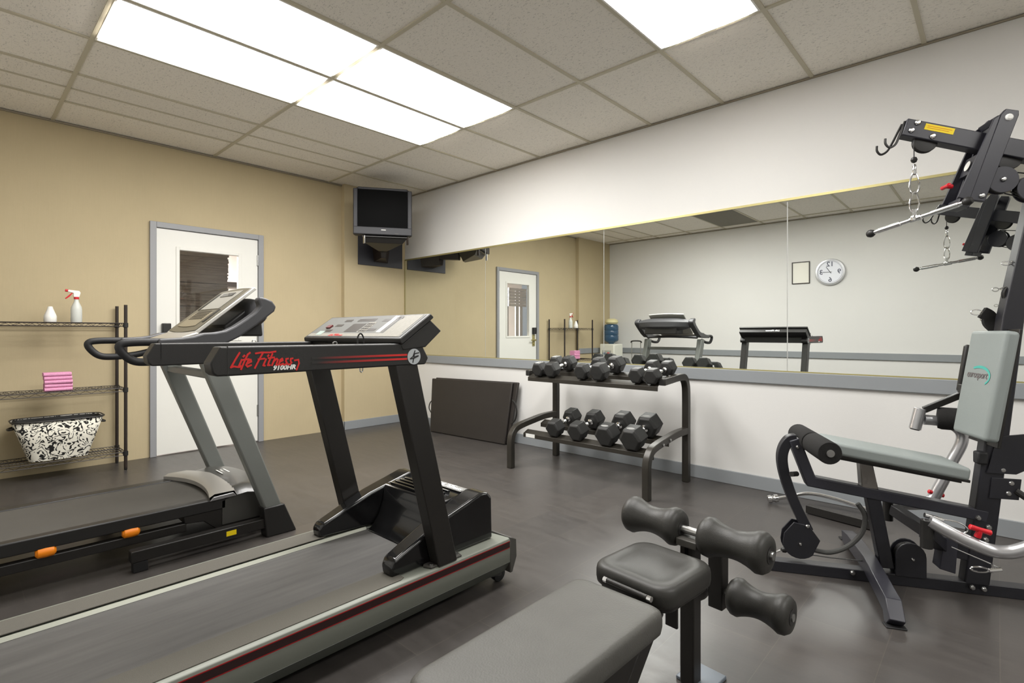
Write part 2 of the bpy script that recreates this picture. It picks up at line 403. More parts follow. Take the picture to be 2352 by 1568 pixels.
# ---------------------------------------------------------------- door
dr = struct(thing('door_1', 'white door with narrow window in grey frame on the tan wall', 'door', (XL, (DY0+DY1)/2, 0)))
del dr['category']
def D(mb): return shift(mb, (XL, (DY0+DY1)/2, 0))
fr = MB(); fw = .052
fr.box(XL-.12, XL+.028, DY0, DY0+fw, 0, DZ); fr.box(XL-.12, XL+.028, DY1-fw, DY1, 0, DZ); fr.box(XL-.12, XL+.028, DY0+fw, DY1-fw, DZ-fw, DZ)
finish('door_frame', D(fr), greydoor, dr, bevel=.003)
wy0, wy1, wz0, wz1 = 1.505, 2.034, 1.10, 1.944
sl = MB(); a, b, z1 = DY0+fw+.004, DY1-fw-.004, DZ-fw-.004; x0, x1 = XL-.035, XL+.006
sl.box(x0, x1, a, wy0, .012, z1); sl.box(x0, x1, wy1, b, .012, z1); sl.box(x0, x1, wy0, wy1, .012, wz0); sl.box(x0, x1, wy0, wy1, wz1, z1)
slab = finish('door_panel', D(sl), doorw, dr)
bd = MB()
for (p,q,r,s_) in ((wy0-.03,wy0,wz0-.03,wz1+.03),(wy1,wy1+.03,wz0-.03,wz1+.03)): bd.box(x1-.001, x1+.008, p, q, r, s_)
bd.box(x1-.001, x1+.008, wy0, wy1, wz0-.03, wz0); bd.box(x1-.001, x1+.008, wy0, wy1, wz1, wz1+.03)
finish('window_bead', D(bd), doorw, slab, bevel=.003)
finish('window_pane', D(MB().box(XL-.017, XL-.012, wy0, wy1, wz0, wz1)), glass_mat(), dr)
for z in (.28, 1.05, 1.86):
    finish('hinge', D(MB().box(XL+.004, XL+.014, DY1-fw-.012, DY1-fw+.006, z, z+.11).cyl((XL+.016, DY1-fw-.004, z), (XL+.016, DY1-fw-.004, z+.11), .007, 10)), steel, dr)
finish('card_reader', D(MB().box(x1, x1+.05, 1.355, 1.425, 1.13, 1.24)), blkpl, dr, bevel=.006)
hd = MB().box(x1, x1+.012, 1.36, 1.42, .93, 1.12).cyl((x1, 1.39, 1.03), (x1+.055, 1.39, 1.03), .016).tube([(x1+.05,1.39,1.03),(x1+.055,1.42,1.03),(x1+.055,1.50,1.03)], .010).cyl((x1+.01,1.39,.965),(x1+.025,1.39,.965),.014)
finish('door_handle', D(hd), gold, dr)
# corridor behind the door
g = MB(); g.box(-10.2, -10.1, -3.2, 4.2, 0, 2.9)
struct(finish('wall_corridor', g, corr))
struct(finish('floor_corridor', MB().box(-10.2, XL-.12, -3.2, 4.2, -.1, 0), graydark))
struct(finish('ceiling_corridor', MB().box(-10.2, XL-.12, -3.2, 4.2, 2.9, 3.0), corr))
# stacked stone column in the corridor, built of courses
g = MB(); rnd = random.Random(3); z = 0
while z < 2.86:
    hh = rnd.uniform(.014,.03); e = rnd.uniform(-.02,.02); e2 = rnd.uniform(-.015,.015)
    g.box(-7.85+e2, -7.25+e2, 1.70, 2.445+e*.6, z, min(z+hh-.0012, 2.9)); z += hh
tag(finish('stone_column', g, stone), 'dark stacked stone column seen through the door window', 'column')
g = MB(); g.box(-9.0, -8.9, 2.9, 3.6, 1.52, 1.62)
tag(finish('corridor_railing', MB().box(-10.1,-10.04,2.0,4.1,1.98,2.06), brown), 'brown rail on the corridor wall beside the stone column', 'rail')
wb = thing('window_blind', 'grey slatted blind and posts seen in the mirrored door window', 'blind', (-8.0,-.75,0))
g = MB()
for k in range(6): g.box(-.02, .012+.006*(k%2), -.24, .35, 1.75+k*.07, 1.812+k*.07)
finish('slats', g, blindm, wb)
for y in (.31, -.02, -.16): finish('post', MB().box(-.06,-.03,y,y+.055 if y > 0 else y+.09,0,2.17), blindm, wb)

# ---------------------------------------------------------------- ceiling lights
lens = emit('lit_diffuser', (254,252,249), 9.3)
def troffer(x0, x1, y0, y1, label):
    t = thing('ceiling_light', label, 'ceiling light', ((x0+x1)/2, (y0+y1)/2, H), 0, 'recessed fluorescent ceiling lights')
    cx, cy = (x0+x1)/2, (y0+y1)/2; a, b = (x1-x0)/2-.012, (y1-y0)/2-.012
    f = MB(); f.box(-a,a,-b,-b+.01,-.004,.005); f.box(-a,a,b-.01,b,-.004,.005); f.box(-a,-a+.01,-b+.01,b-.01,-.004,.005); f.box(a-.01,a,-b+.01,b-.01,-.004,.005)
    finish('light_frame', f, whitep, t)
    # softly pillowed wraparound lens with a central valley
    n = 16; prof = []
    for k in range(n+1):
        u = -1+2*k/n; prof.append(((a-.011)*u, -.010*(1-abs(u)**6)*(1-.25*math.exp(-(u*6)**2))-.001))
    l = MB(); vs = []; fs = []
    for y in (-b+.011, b-.011):
        for (px, pz) in prof: vs.append((px, y, pz))
    for k in range(n): fs.append((k, k+1, k+n+2, k+n+1))
    l.add(vs, fs); finish('diffuser', l, lens, t)
X = lambda i: GX - i*TS
Y = lambda j: GY + j*2*TS
troffer(X(3), X(2), Y(0), Y(1), 'ceiling light nearest the shelf, at the front left corner of the four')
troffer(X(2), X(1), Y(0), Y(1), 'ceiling light above the treadmills, camera-side right of the four')
troffer(X(3), X(2), Y(1), Y(2), 'ceiling light nearest the television, left module of the far pair')
troffer(X(2), X(1), Y(1), Y(2), 'ceiling light of the far pair, right module nearer the mirror middle')
troffer(X(-1), X(-2), Y(1), Y(2), 'single ceiling light at the top right, in front of the multi gym')
troffer(X(-1), X(-2), Y(0), Y(1), 'ceiling light adjoining the top right one, out over the bench')
troffer(X(-6), X(-7), Y(1), Y(2), 'ceiling light at the right end of the room near the mirror wall')
troffer(X(-6), X(-7), Y(0), Y(1), 'ceiling light at the right end of the room near the back wall')
vn = finish('return_air_panel', MB().box(0,.585,0,1.195,-.006,0), mat('dark_tile', (132,128,118), .9), loc=(X(2)+.012, Y(-1)+.012, H+.004))
tag(vn, 'darker grey ceiling panel seen in the mirror beside the lights', 'ceiling panel')

# ---------------------------------------------------------------- black treadmill with grey rails (right)
T2 = thing('treadmill', 'black and grey treadmill with red lettering on its arm, nearest the camera', 'treadmill', (-2.01, .7, 0))
def P2(name, mb, m, parent=None, bevel=.004, **k):
    return finish(name, shift(mb, (-2.01,.7,0)), m, parent or T2, bevel=bevel, **k)
RR, LR, YR, YF = -1.63, -2.39, -.36, 1.745
P2('deck', MB().box(LR+.05, RR-.05, YR+.02, 1.70, .10, .175), blkpl)
P2('belt', MB().box(LR+.135, RR-.145, YR+.03, 1.44, .17, .196), belt)
def rail(sx):  # side extrusion section (x,z), sx=+1 right
    e = RR if sx > 0 else LR; s = sx
    return [(e, .20),(e, .105),(e-s*.03, .06),(e-s*.10, .06),(e-s*.10, .17),(e-s*.142, .198),(e-s*.138, .206),(e-s*.012, .214),(e-s*.003,.210)]
for sx in (1,-1):
    e = RR if sx > 0 else LR
    ro = P2('side_rail', MB().prism(rail(sx), 'y', YR, YF), rail_l, bevel=.002)
    pts = [(e-sx*.132, YR+.02), (e-sx*.132, 1.165), (e-sx*.122, 1.185), (e-sx*.034, 1.185), (e-sx*.024, 1.165), (e-sx*.024, YR+.02)]
    gp = MB().prism(pts, 'z', .2135, .2162); P2('grip_strip', gp, grip, ro, bevel=0)
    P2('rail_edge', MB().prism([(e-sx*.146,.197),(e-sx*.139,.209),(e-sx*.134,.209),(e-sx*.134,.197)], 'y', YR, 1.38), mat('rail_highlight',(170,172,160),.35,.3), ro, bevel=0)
    P2('stripe', MB().box(min(e,e+sx*.0012), max(e,e+sx*.0012), YR, YF-.004, .172, .2), darkstripe, ro, bevel=0)
    for z0 in (.1985,.1705): P2('red_line', MB().box(min(e,e+sx*.0016), max(e,e+sx*.0016), YR, YF-.004, z0, z0+.003), rededge, ro, bevel=0)
    P2('lower_bevel', MB().prism([(e+sx*.0008,.106),(e-sx*.029,.059),(e-sx*.031,.061),(e-sx*.0015,.109)], 'y', YR, YF), rail_d, ro, bevel=0)
    cap = MB().prism([(YF-.001,.218),(YF+.012,.214),(YF+.040,.20),(YF+.043,.12),(YF+.015,.055),(YF-.001,.055)], 'x', min(e-sx*.16,e+sx*.002), max(e-sx*.16,e+sx*.002))
    P2('rail_end_cap', cap, graydark, ro)
P2('front_crossmember', MB().box(LR+.14, RR-.14, 1.66, 1.78, .07, .2), blkpl)
for x in (RR-.07, LR+.07):
    wh = P2('wheel', MB().lathe([(.02,-.018),(.034,-.014),(.036,0),(.034,.014),(.02,.018)], (x,1.735,.037), (1,0,0)), rubber, bevel=0)
    P2('wheel_bracket', MB().bar((x,1.60,.07),(x,1.735,.04),.05,.02), blkpl, wh)
for x in (RR-.08, LR+.08): P2('rear_foot', MB().lathe([(.022,0),(.028,.004),(.028,.03),(.018,.062)], (x,YR+.12,0)), rubber, bevel=0)
# motor hood with concave scoop and two side horns
hood = MB().prism([(1.375,.198),(1.40,.212),(1.44,.262),(1.462,.325),(1.472,.392),(1.48,.402),(1.63,.418),(1.668,.408),(1.69,.24),(1.69,.198)], 'x', LR+.155, RR-.165)
ho = P2('motor_hood', hood, blkgloss, bevel=.008, seg=3)
for sx in (1,-1):
    e = RR if sx > 0 else LR
    a, b = sorted((e-sx*.06, e-sx*.168))
    hs = MB()
    # horn tapers toward the back of the machine
    prof = [(1.150,.212,.060),(1.146,.250,.066),(1.162,.276,.070),(1.40,.372,.085),(1.62,.432,.100),(1.665,.428,.100),(1.690,.40,.100),(1.695,.212,.100)]
    c = (a+b)/2; vs = []; n = len(prof)
    for (y, z, wd) in prof: vs.append((e-sx*.062, y, z))
    for (y, z, wd) in prof: vs.append((e-sx*(.062+wd*1.08), y, z))
    hs.add(vs, [tuple(range(n)), tuple(range(2*n-1,n-1,-1))]+[(i,i+n,(i+1)%n+n,(i+1)%n) for i in range(n)])
    P2('hood_side', hs, blkgloss, ho, bevel=.012, seg=3)
    P2('anchor_plate', MB().prism([(e-sx*.012+0,1.30),(e-sx*.05,1.29),(e-sx*.06,1.30),(e-sx*.06,1.46),(e-sx*.05,1.47),(e-sx*.012,1.46)], 'z', .214, .222), graydark, bevel=.001)
    for y in (1.315,1.448): P2('bolt', MB().cyl((e-sx*.03,y,.22),(e-sx*.03,y,.228),.009,8), steel, bevel=0)
for k in range(4):
    y = 1.485+k*.028
    P2('vent_rib', MB().box(-2.20,-1.86,y,y+.013,.402,.416+k*.002), blkgloss, ho, bevel=.003)
P2('hood_label', MB().box(-2.02,-1.81,1.600,1.652,.4185,.4205), lbl and mat('smoke_label',(128,128,126),.4), ho, bevel=0)
P2('hood_lettering', script_logo((-2.005,1.608,.4207),(1,0,0),(0,1,0),(0,0,1),.185,.036,.005), white, ho, bevel=0)
# uprights
for e in (RR-.002, LR+.062):
    u = MB().prism([(1.333,.214),(1.428,.214),(1.226,1.03),(1.128,1.03)], 'x', e-.06, e)
    P2('upright', u, blk, bevel=.004)
# arms
ap = [(.503,1.063),(.530,1.110),(1.243,1.110),(1.277,1.052),(1.262,1.028),(.560,1.0245),(.519,1.025),(.508,1.036)]
for e, sx in ((RR,1),(LR+.062,-1)):
    ar = P2('arm', MB().prism(ap, 'x', e-.064, e), blkpl, bevel=.005, seg=3)
    P2('arm_cap_seam', MB().box(e-.0645,e+.0006,.548,.5495,1.026,1.111), blkgloss, ar, bevel=0)
    P2('screw_eye', MB().tube([(e-.032,.90+.008*math.cos(a*.9),1.114+.006*math.sin(a*.9)) for a in range(8)], .0018, 6), steel, ar, bevel=0)
ar1 = [o for o in T2.children if o.name.startswith('arm')][0]
P2('arm_lettering', script_logo((RR+.0003,.556,1.049),(0,1,0),(0,.22,1),(1,0,0),.182,.043,.0052), redprint, ar1, bevel=0)
P2('model_number', text_mb('9100HR', .020, (RR+.0003,.712,1.042),(0,1,0),(0,0,1),(1,0,0), shear=.25, bold=.0008, width=.070), white, ar1, bevel=0)
P2('red_tick', MB().ribbon([(0,.018),(.012,.020),(.014,.008),(.006,-.012)], .005, (RR+.0003,.745,1.045),(0,1,0),(0,0,1),(1,0,0)), redprint, ar1, bevel=0)
fd = fade_red()
for z in (1.064,1.049):
    P2('red_stripe', MB().box(RR,RR+.0008,.80,1.175,z,z+.007), fd, ar1, bevel=0)
ds = P2('round_badge', MB().cyl((RR,1.207,1.060),(RR+.0012,1.207,1.060),.030,32), disc_m, ar1, bevel=0)
P2('badge_letters', MB().ribbon([(.004,.022),(-.006,.0),(-.018,-.008),(-.002,-.007),(.02,.002)],.004,(RR+.0012,1.207,1.060),(0,1,0),(0,0,1),(1,0,0)).ribbon([(.022,.014),(.002,.011),(-.006,-.022)],.004,(RR+.0012,1.207,1.060),(0,1,0),(0,0,1),(1,0,0)).ribbon([(.0,-.001),(.018,.003)],.003,(RR+.0012,1.207,1.060),(0,1,0),(0,0,1),(1,0,0)), blackprint, ds, bevel=0)
# console
cons = MB().prism([(1.155,1.085),(1.146,1.104),(1.286,1.200),(1.340,1.158),(1.262,1.095)], 'x', LR+.008, RR+.002)
co = P2('console', cons, blkpl, bevel=.004)
P2('console_base', MB().box(LR+.05, RR-.06, 1.165, 1.262, 1.03, 1.10), blkpl, co)
tl = MB().prism([(1.140,1.112),(1.138,1.128),(1.282,1.226),(1.298,1.212),(1.292,1.205),(1.150,1.107)], 'x', LR-.004, RR+.008)
fc = P2('console_face', tl, blkpl, co, bevel=.004)
# membrane overlay on the sloping face
d2 = V((0,.144,.098)); L2 = d2.length; d2.normalize(); n2 = V((0,-d2.z,d2.y)); o2 = V((LR+.004,1.1385,1.1288))
def panel(name, u0,u1,v0,v1, m, h=.0008, par=None):
    mb = MB(); c = [o2+V((u,0,0))+d2*v*L2 for u,v in ((u0,v0),(u1,v0),(u1,v1),(u0,v1))]
    mb.add(c+[p+n2*h for p in c], [(0,3,2,1),(4,5,6,7),(0,1,5,4),(1,2,6,5),(2,3,7,6),(3,0,4,7)])
    return P2(name, mb, m, par or fc, bevel=0)
W2 = .752
panel('overlay', .004, W2-.004, .06, .95, panel_g, .0006)
panel('lower_band', .010, W2-.012, .07, .20, panel_l, .001)
panel('side_label', .52+.09, W2-.02, .07, .93, panel_l, .0012)
panel('number_strip', .545, .575, .24, .93, lab, .0012)
panel('number_strip', .585, .6, .24, .93, panel_d, .0012)
panel('display', .29, .39, .26, .62, panel_d, .0012)
panel('display', .29, .43, .72, .84, panel_d, .0012)
panel('keypad', .40, .46, .24, .68, panel_l, .0012)
for (u,v) in ((.11,.26),(.15,.50),(.18,.72),(.46,.30),(.49,.70),(.56,.78)): panel('display', u, u+.06, v, v+.1, panel_d, .0012)
for r_ in range(4):
    for c_ in range(3): panel('key', .405+c_*.018, .418+c_*.018, .27+r_*.1, .33+r_*.1, panel_d, .0022)
panel('screen', .07, .12, .12, .30, mat('pale_green',(150,165,158),.4), .0016)
panel('stop_button', .092, .128, .42, .54, mat('stop_maroon',(96,30,30),.5), .007)
P2('console_lettering', script_logo(o2+V((.20,0,0))+d2*.08*L2+n2*.001, (1,0,0), d2, n2, .12,.014,.0025), redprint, fc, bevel=0)
bk = P2('back_lettering', text_mb('Life Fitness', .028, (-1.99,1.322,1.178),(-1,0,0),V((0,-.6,.75)).normalized(),V((0,.77,.63)).normalized(), shear=.3, bold=.001, width=.16), white, co, bevel=0)
# strap clipped over the middle of the arm
st = MB().tube(smoothpath([(-1.66,.985,1.112),(-1.662,.987,1.135),(-1.66,.997,1.148),(-1.66,1.008,1.135),(-1.66,1.010,1.112)]), .0028, 8)
tag(finish('safety_cord', shift(st,(-1.66,.99,1.11)), blkpl, loc=(-1.66,.99,1.11)), 'thin black cord loop standing on the red lettered treadmill arm', 'cord')
P2('cord_hook', MB().tube([(-1.66,1.0-.006,1.026),(-1.66,.995,1.014),(-1.66,1.0,1.010),(-1.66,1.005,1.014),(-1.66,1.006,1.026)], .0022, 8), steel, ar1, bevel=0)

# ---------------------------------------------------------------- grey treadmill (left)
T1 = thing('treadmill', 'dark treadmill with grey slanted posts and looped hand grips, beside the door', 'treadmill', (-3.45, .6, 0))
def P1(name, mb, m, parent=None, bevel=.004, **k):
    return finish(name, shift(mb, (-3.45,.6,0)), m, parent or T1, bevel=bevel, **k)
A, B = -3.78, -3.11
P1('deck', MB().box(A+.03, B-.03, -.62, 1.02, .19, .232), blkpl)
P1('belt', MB().box(A+.075, B-.055, -.60, 1.06, .232, .2425), belt2)
for x0, x1 in ((B-.055,B),(A,A+.075)):
    P1('foot_rail', MB().box(x0, x1, -.66, 1.04, .186, .247), blkpl, bevel=.006)
for x in (B-.028, A+.028):
    P1('lower_frame', MB().box(x-.022, x+.022, -.66, .85, .108, .152), blk)
for x in (B-.01,):
    for y in (.296,.61):
        P1('cushion', MB().lathe([(.012,-.036),(.023,-.027),(.025,0),(.023,.027),(.012,.036)], (x-.004,y,.171), (0,1,0)), orange, bevel=0)
P1('rear_foot', MB().box(A+.02,B-.02,-.70,-.62,.0,.16), blkpl, bevel=.01)
P1('motor_case', MB().prism([(.83,.22),(.86,.23),(1.20,.232),(1.24,.20),(1.24,.085),(.99,.085),(.93,.14),(.84,.15)], 'x', A+.02, B-.004), blk)
for x in (-3.045,-3.855):
    P1('base_rail', MB().box(x-.027, x+.027, .59, 1.23, .05, .105), blk)
    P1('base_foot', MB().box(x-.024, x+.024, .60, .66, 0, .05), rubber)
    bs = P1('post_base', MB().prism([(1.215,0),(1.385,0),(1.315,.170),(1.200,.168)], 'x', x-.042, x+.042), blkpl, bevel=.006)
    P1('post', MB().prism([(1.212,.15),(1.308,.15),(1.012,.955),(.985,1.06),(.885,1.06),(.895,.98)], 'x', x-.034, x+.034), greypost, bevel=.010, seg=3)
P1('sticker', MB().box(-3.018+.0,-3.017,1.01,1.06,.062,.088), yellow, bevel=0)
P1('cross_brace', MB().prism([(.935,.905),(.985,.905),(.985,.945),(.935,.945)], 'x', -3.83, -3.07), greypost, bevel=.006)
P1('floor_brace', MB().box(-3.83,-3.07,1.25,1.31,.02,.07), blk)
# hood
hm = mat('hood_charcoal', (66,65,62), .3, coat=.2)
def arcpoly(r0x, y0, bow, x0, x1, n=12):
    return [(x0+(x1-x0)*k/n, y0 - bow*(1-(2*k/n-1)**2)) for k in range(n+1)]
hp = MB(); n = 14; vs = []; fs = []
rows = [(1.02,.258),(1.07,.276),(1.15,.283),(1.225,.268),(1.245,.20)]
for (y,z) in rows:
    for k in range(n+1):
        u = -1+2*k/n
        yy = y + (.035*(1-u*u) if y > 1.2 else -.0) ; zz = z + .018*(1-u*u)*(1 if y > 1.1 else .4) - (.03 if abs(u) == 1 else 0)
        vs.append((-3.445+u*.335, yy, zz))
for i in range(len(rows)-1):
    for k in range(n): a_ = i*(n+1)+k; fs.append((a_,a_+1,a_+n+2,a_+n+1))
m_ = len(vs); vs += [(x,y,.10) for (x,y,z) in vs[:]]
def ring():
    R_ = [(0,k) for k in range(n+1)]+[(i,n) for i in range(1,len(rows))]+[(len(rows)-1,k) for k in range(n-1,-1,-1)]+[(i,0) for i in range(len(rows)-2,0,-1)]
    return [i*(n+1)+k for i,k in R_]
rg = ring()
for a_, b_ in zip(rg, rg[1:]+rg[:1]): fs.append((a_,b_,b_+m_,a_+m_))
hp.add(vs, fs)
ho1 = P1('motor_hood', hp, hm, bevel=0, smooth=50)
# silver arched bridge over the belt
vs = []; fs = []; n = 16
for (off, z) in ((0,.246),(.0,.268),(.025,.282),(.125,.282),(.14,.255)):
    for k in range(n+1):
        u = -1+2*k/n
        vs.append((-3.445+u*.337, (.955-.05*(1-u)/2)+off-.0+ .060*(1-u*u), z - .006 + .014*(1-u*u)))
for i in range(4):
    for k in range(n): a_ = i*(n+1)+k; fs.append((a_,a_+1,a_+n+2,a_+n+1))
br = MB().add(vs, fs)
P1('hood_bridge', br, mat('bridge_silver', (158,155,149), .38, .3), ho1, bevel=0, smooth=50)
P1('bridge_end', MB().prism([(.958,.242),(.975,.262),(1.075,.266),(1.09,.246)], 'x', B-.004, B+.006), silver, ho1, bevel=.002)
P1('hood_emblem', text_mb('SOLE', .05, (-3.53,1.22,.314),(1,.1,0),(-.1,1,0),(0,0,1), bold=.002, width=.11) if False else MB().ribbon([(-.05,.02),(.05,.02)],.008,(-3.50,1.15,.2995),(1,.0,0),(0,1,0),(0,0,1)).ribbon([(-.04,0),(.045,.0)],.008,(-3.50,1.15,.2995),(1,0,0),(0,1,0),(0,0,1)).ribbon([(-.05,-.02),(.06,-.022)],.008,(-3.50,1.15,.2995),(1,0,0),(0,1,0),(0,0,1)), lab, ho1, bevel=0)
# hand grips: closed loop at the rear of each arm
arm_m = mat('arm_grey', (74,74,76), .38, .2, bump=.08, bscale=300)
for x in (-3.045,-3.865):
    s = 1 if x > -3.4 else -1
    arm = MB().prism([(.70,1.075),(.70,1.120),(.80,1.126),(.854,1.134),(.901,1.150),(.955,1.153),(1.005,1.163),(1.05,1.186),(1.103,1.223),(1.158,1.266),(1.185,1.300),(1.172,1.335),(1.185,1.352),(1.215,1.345),(1.250,1.330),(1.272,1.300),(1.262,1.272),(1.162,1.191),(1.08,1.130),(.999,1.088),(.888,1.080)], 'x', x-.034, x+.034)
    ao = P1('arm', arm, arm_m, bevel=.014, seg=4)
    lp = MB().tube(smoothpath([(x,.90,1.100),(x,.75,1.104),(x,.60,1.104),(x,.553,1.092),(x,.558,1.060),(x,.60,1.018),(x,.66,1.008),(x,.78,1.018),(x,.90,1.05)],5), .019, 12)
    P1('hand_grip', lp, rubber, bevel=0)
# console backshell
shell = MB(); vs = []; fs = []; n = 14
secs = []
for k in range(n+1):
    u = -1+2*k/n; x = -3.455+u*.38; e = 1-abs(u)**3
    secs.append([(x, 1.235, 1.17+.05*(1-e)), (x, 1.24+.07*e, 1.235), (x, 1.255+.05*e, 1.295+.012*e), (x, 1.215, 1.325+.035*e), (x, 1.19, 1.29+.03*e), (x,1.17,1.18+.04*(1-e))])
for sc in secs: vs += sc
K = 6
for k in range(n):
    for j in range(K): fs.append((k*K+j, k*K+(j+1)%K, (k+1)*K+(j+1)%K, (k+1)*K+j))
fs.append(tuple(range(K))); fs.append(tuple(n*K+j for j in range(K-1,-1,-1)))
P1('console_back', MB().add(vs, fs), arm_m, bevel=.004, smooth=50)
P1('speaker_box', MB().prism([(1.08,1.13),(1.07,1.19),(1.20,1.30),(1.275,1.29),(1.29,1.13)], 'x', -3.72, -3.24), blkpl, bevel=.012, seg=3)
P1('front_crossbar', MB().tube(smoothpath([(-3.07,.98,1.085),(-3.2,1.00,1.092),(-3.45,1.02,1.098),(-3.7,1.00,1.092),(-3.84,.98,1.085)],4), .018, 12), arm_m, bevel=0)
# tilted instrument plate
da = V((0,1.215-.905,1.412-1.150)); La = da.length; da.normalize(); na = V((0,-da.z,da.y)); oa = V((-3.47,.905,1.150))
def plate(u0,u1,v0,v1,h0,h1,m,name,par=None,taper=0,bev=.004,bulge=0):
    mb = MB(); n = 10; pts = []
    for k in range(n+1): t = k/n; pts.append((u0-taper*math.sin(t*PI)*0+ (u1-u0)*t, v0 - bulge*math.sin(t*PI)))
    for k in range(n,-1,-1): t = k/n; pts.append((u0+(u1-u0)*t, v1 + bulge*math.sin(t*PI)))
    N = len(pts); a = [oa+V((u,0,0))+da*(v*La)+na*h0 for u,v in pts]; b = [oa+V((u,0,0))+da*(v*La)+na*h1 for u,v in pts]
    mb.add(a+b, [tuple(range(N)), tuple(range(2*N-1,N-1,-1))]+[(i,i+N,(i+1)%N+N,(i+1)%N) for i in range(N)])
    return P1(name, mb, m, par, bevel=bev)
ins = plate(-.225,.305,.0,1.0,-.012,.006,mat('silver_trim_light',(196,194,188),.35,.3),'console_face', bulge=.04)
plate(-.212,.288,.03,.97,.006,.010,mat('olive_grey',(92,88,77),.35,.1),'face_panel',ins,bulge=.04,bev=.002)
plate(-.12,.20,.50,.93,.010,.013,mat('display_light',(134,132,125),.3),'display',ins,bev=.002)
plate(-.06,.14,.80,.88,.013,.016,blkgloss,'display_window',ins,bev=.001)
plate(-.17,-.14,.5,.9,.010,.013,blkpl,'face_slot',ins,bev=.001); plate(.22,.25,.2,.48,.010,.013,blkpl,'face_slot',ins,bev=.001)
plate(-.13,.19,.12,.42,.010,.013,mat('fan_tan',(120,112,94),.35),'fan_cover',ins,bev=.004,bulge=.02)
for k in range(7): plate(-.09+0,.15,.27+k*.028,.28+k*.028,.013,.0145,blkpl,'fan_slat',ins,bev=0)
P1('console_neck', MB().prism([(.80,1.118),(.90,1.155),(.93,1.13),(.86,1.10)], 'x', -3.66, -3.12), mat('neck_silver',(160,155,146),.3,.5), bevel=.008, seg=3)

# ---------------------------------------------------------------- dumbbell rack
rk = thing('dumbbell_rack', 'black two-tier dumbbell rack with curved tube ends against the mirror wall', 'rack', (-2.4,3.58,0))
def PR(name, mb, m, parent=None, bevel=.003, **k): return finish(name, shift(mb, (-2.4,3.58,0)), m, parent or rk, bevel=bevel, **k)
rackm = mat('rack_metal', (52,49,44), .35, .2, noise=.06, nscale=8)
for x in (-1.765,-3.04):
    e = PR('back_leg', MB().rtube(smoothpath([(x,3.885,0),(x,3.885,.35),(x,3.885,.66),(x,3.872,.755),(x,3.83,.808),(x,3.75,.815),(x,3.62,.806),(x,3.485,.795)],5), .05, .05, (1,0,0)), rackm, bevel=.005)
    e2 = PR('front_leg', MB().rtube(smoothpath([(x,3.262,0),(x,3.262,.12),(x,3.263,.235),(x,3.292,.305),(x,3.36,.343),(x,3.55,.374),(x,3.70,.392),(x,3.865,.396)],5), .05, .05, (1,0,0)), rackm, bevel=.005)
    PR('end_cap', MB().box(x-.022,x+.022,3.478,3.486,.773,.817), blkpl, e)
    for q in ((3.45,.365),(3.56,.383)): PR('bolt', MB().cyl((x+.024*(1 if x>-2 else -1),q[0],q[1]-.01),(x+.034*(1 if x>-2 else -1),q[0],q[1]-.01),.010,8), steel, e2, bevel=0)
    for q in (3.60,3.76): PR('bolt', MB().cyl((x,q,.83),(x,q,.84),.010,8), steel, e, bevel=0)
def angle_rail(y, z, x0=-3.02, x1=-1.785, drop=.045, d=.055, tilt=.012):
    # L-section: ledge plus downturned lip facing the room
    return MB().prism([(y-d/2,z-tilt),(y+d/2,z+tilt),(y+d/2,z+tilt+.004),(y-d/2+.002,z-tilt+.004),(y-d/2-.004,z-tilt),(y-d/2-.004,z-drop),(y-d/2,z-drop)], 'x', x0, x1)
PR('shelf_rail', angle_rail(3.49,.775), rackm); PR('shelf_rail', angle_rail(3.725,.815), rackm)
PR('shelf_rail', angle_rail(3.43,.293), rackm); PR('shelf_rail', angle_rail(3.665,.350), rackm)
sr = [o for o in rk.children if o.name.startswith('shelf_rail')]
PR('rating_label', MB().box(-2.99,-2.89,3.3975,3.3985,.252,.283), lab, sr[2], bevel=0)

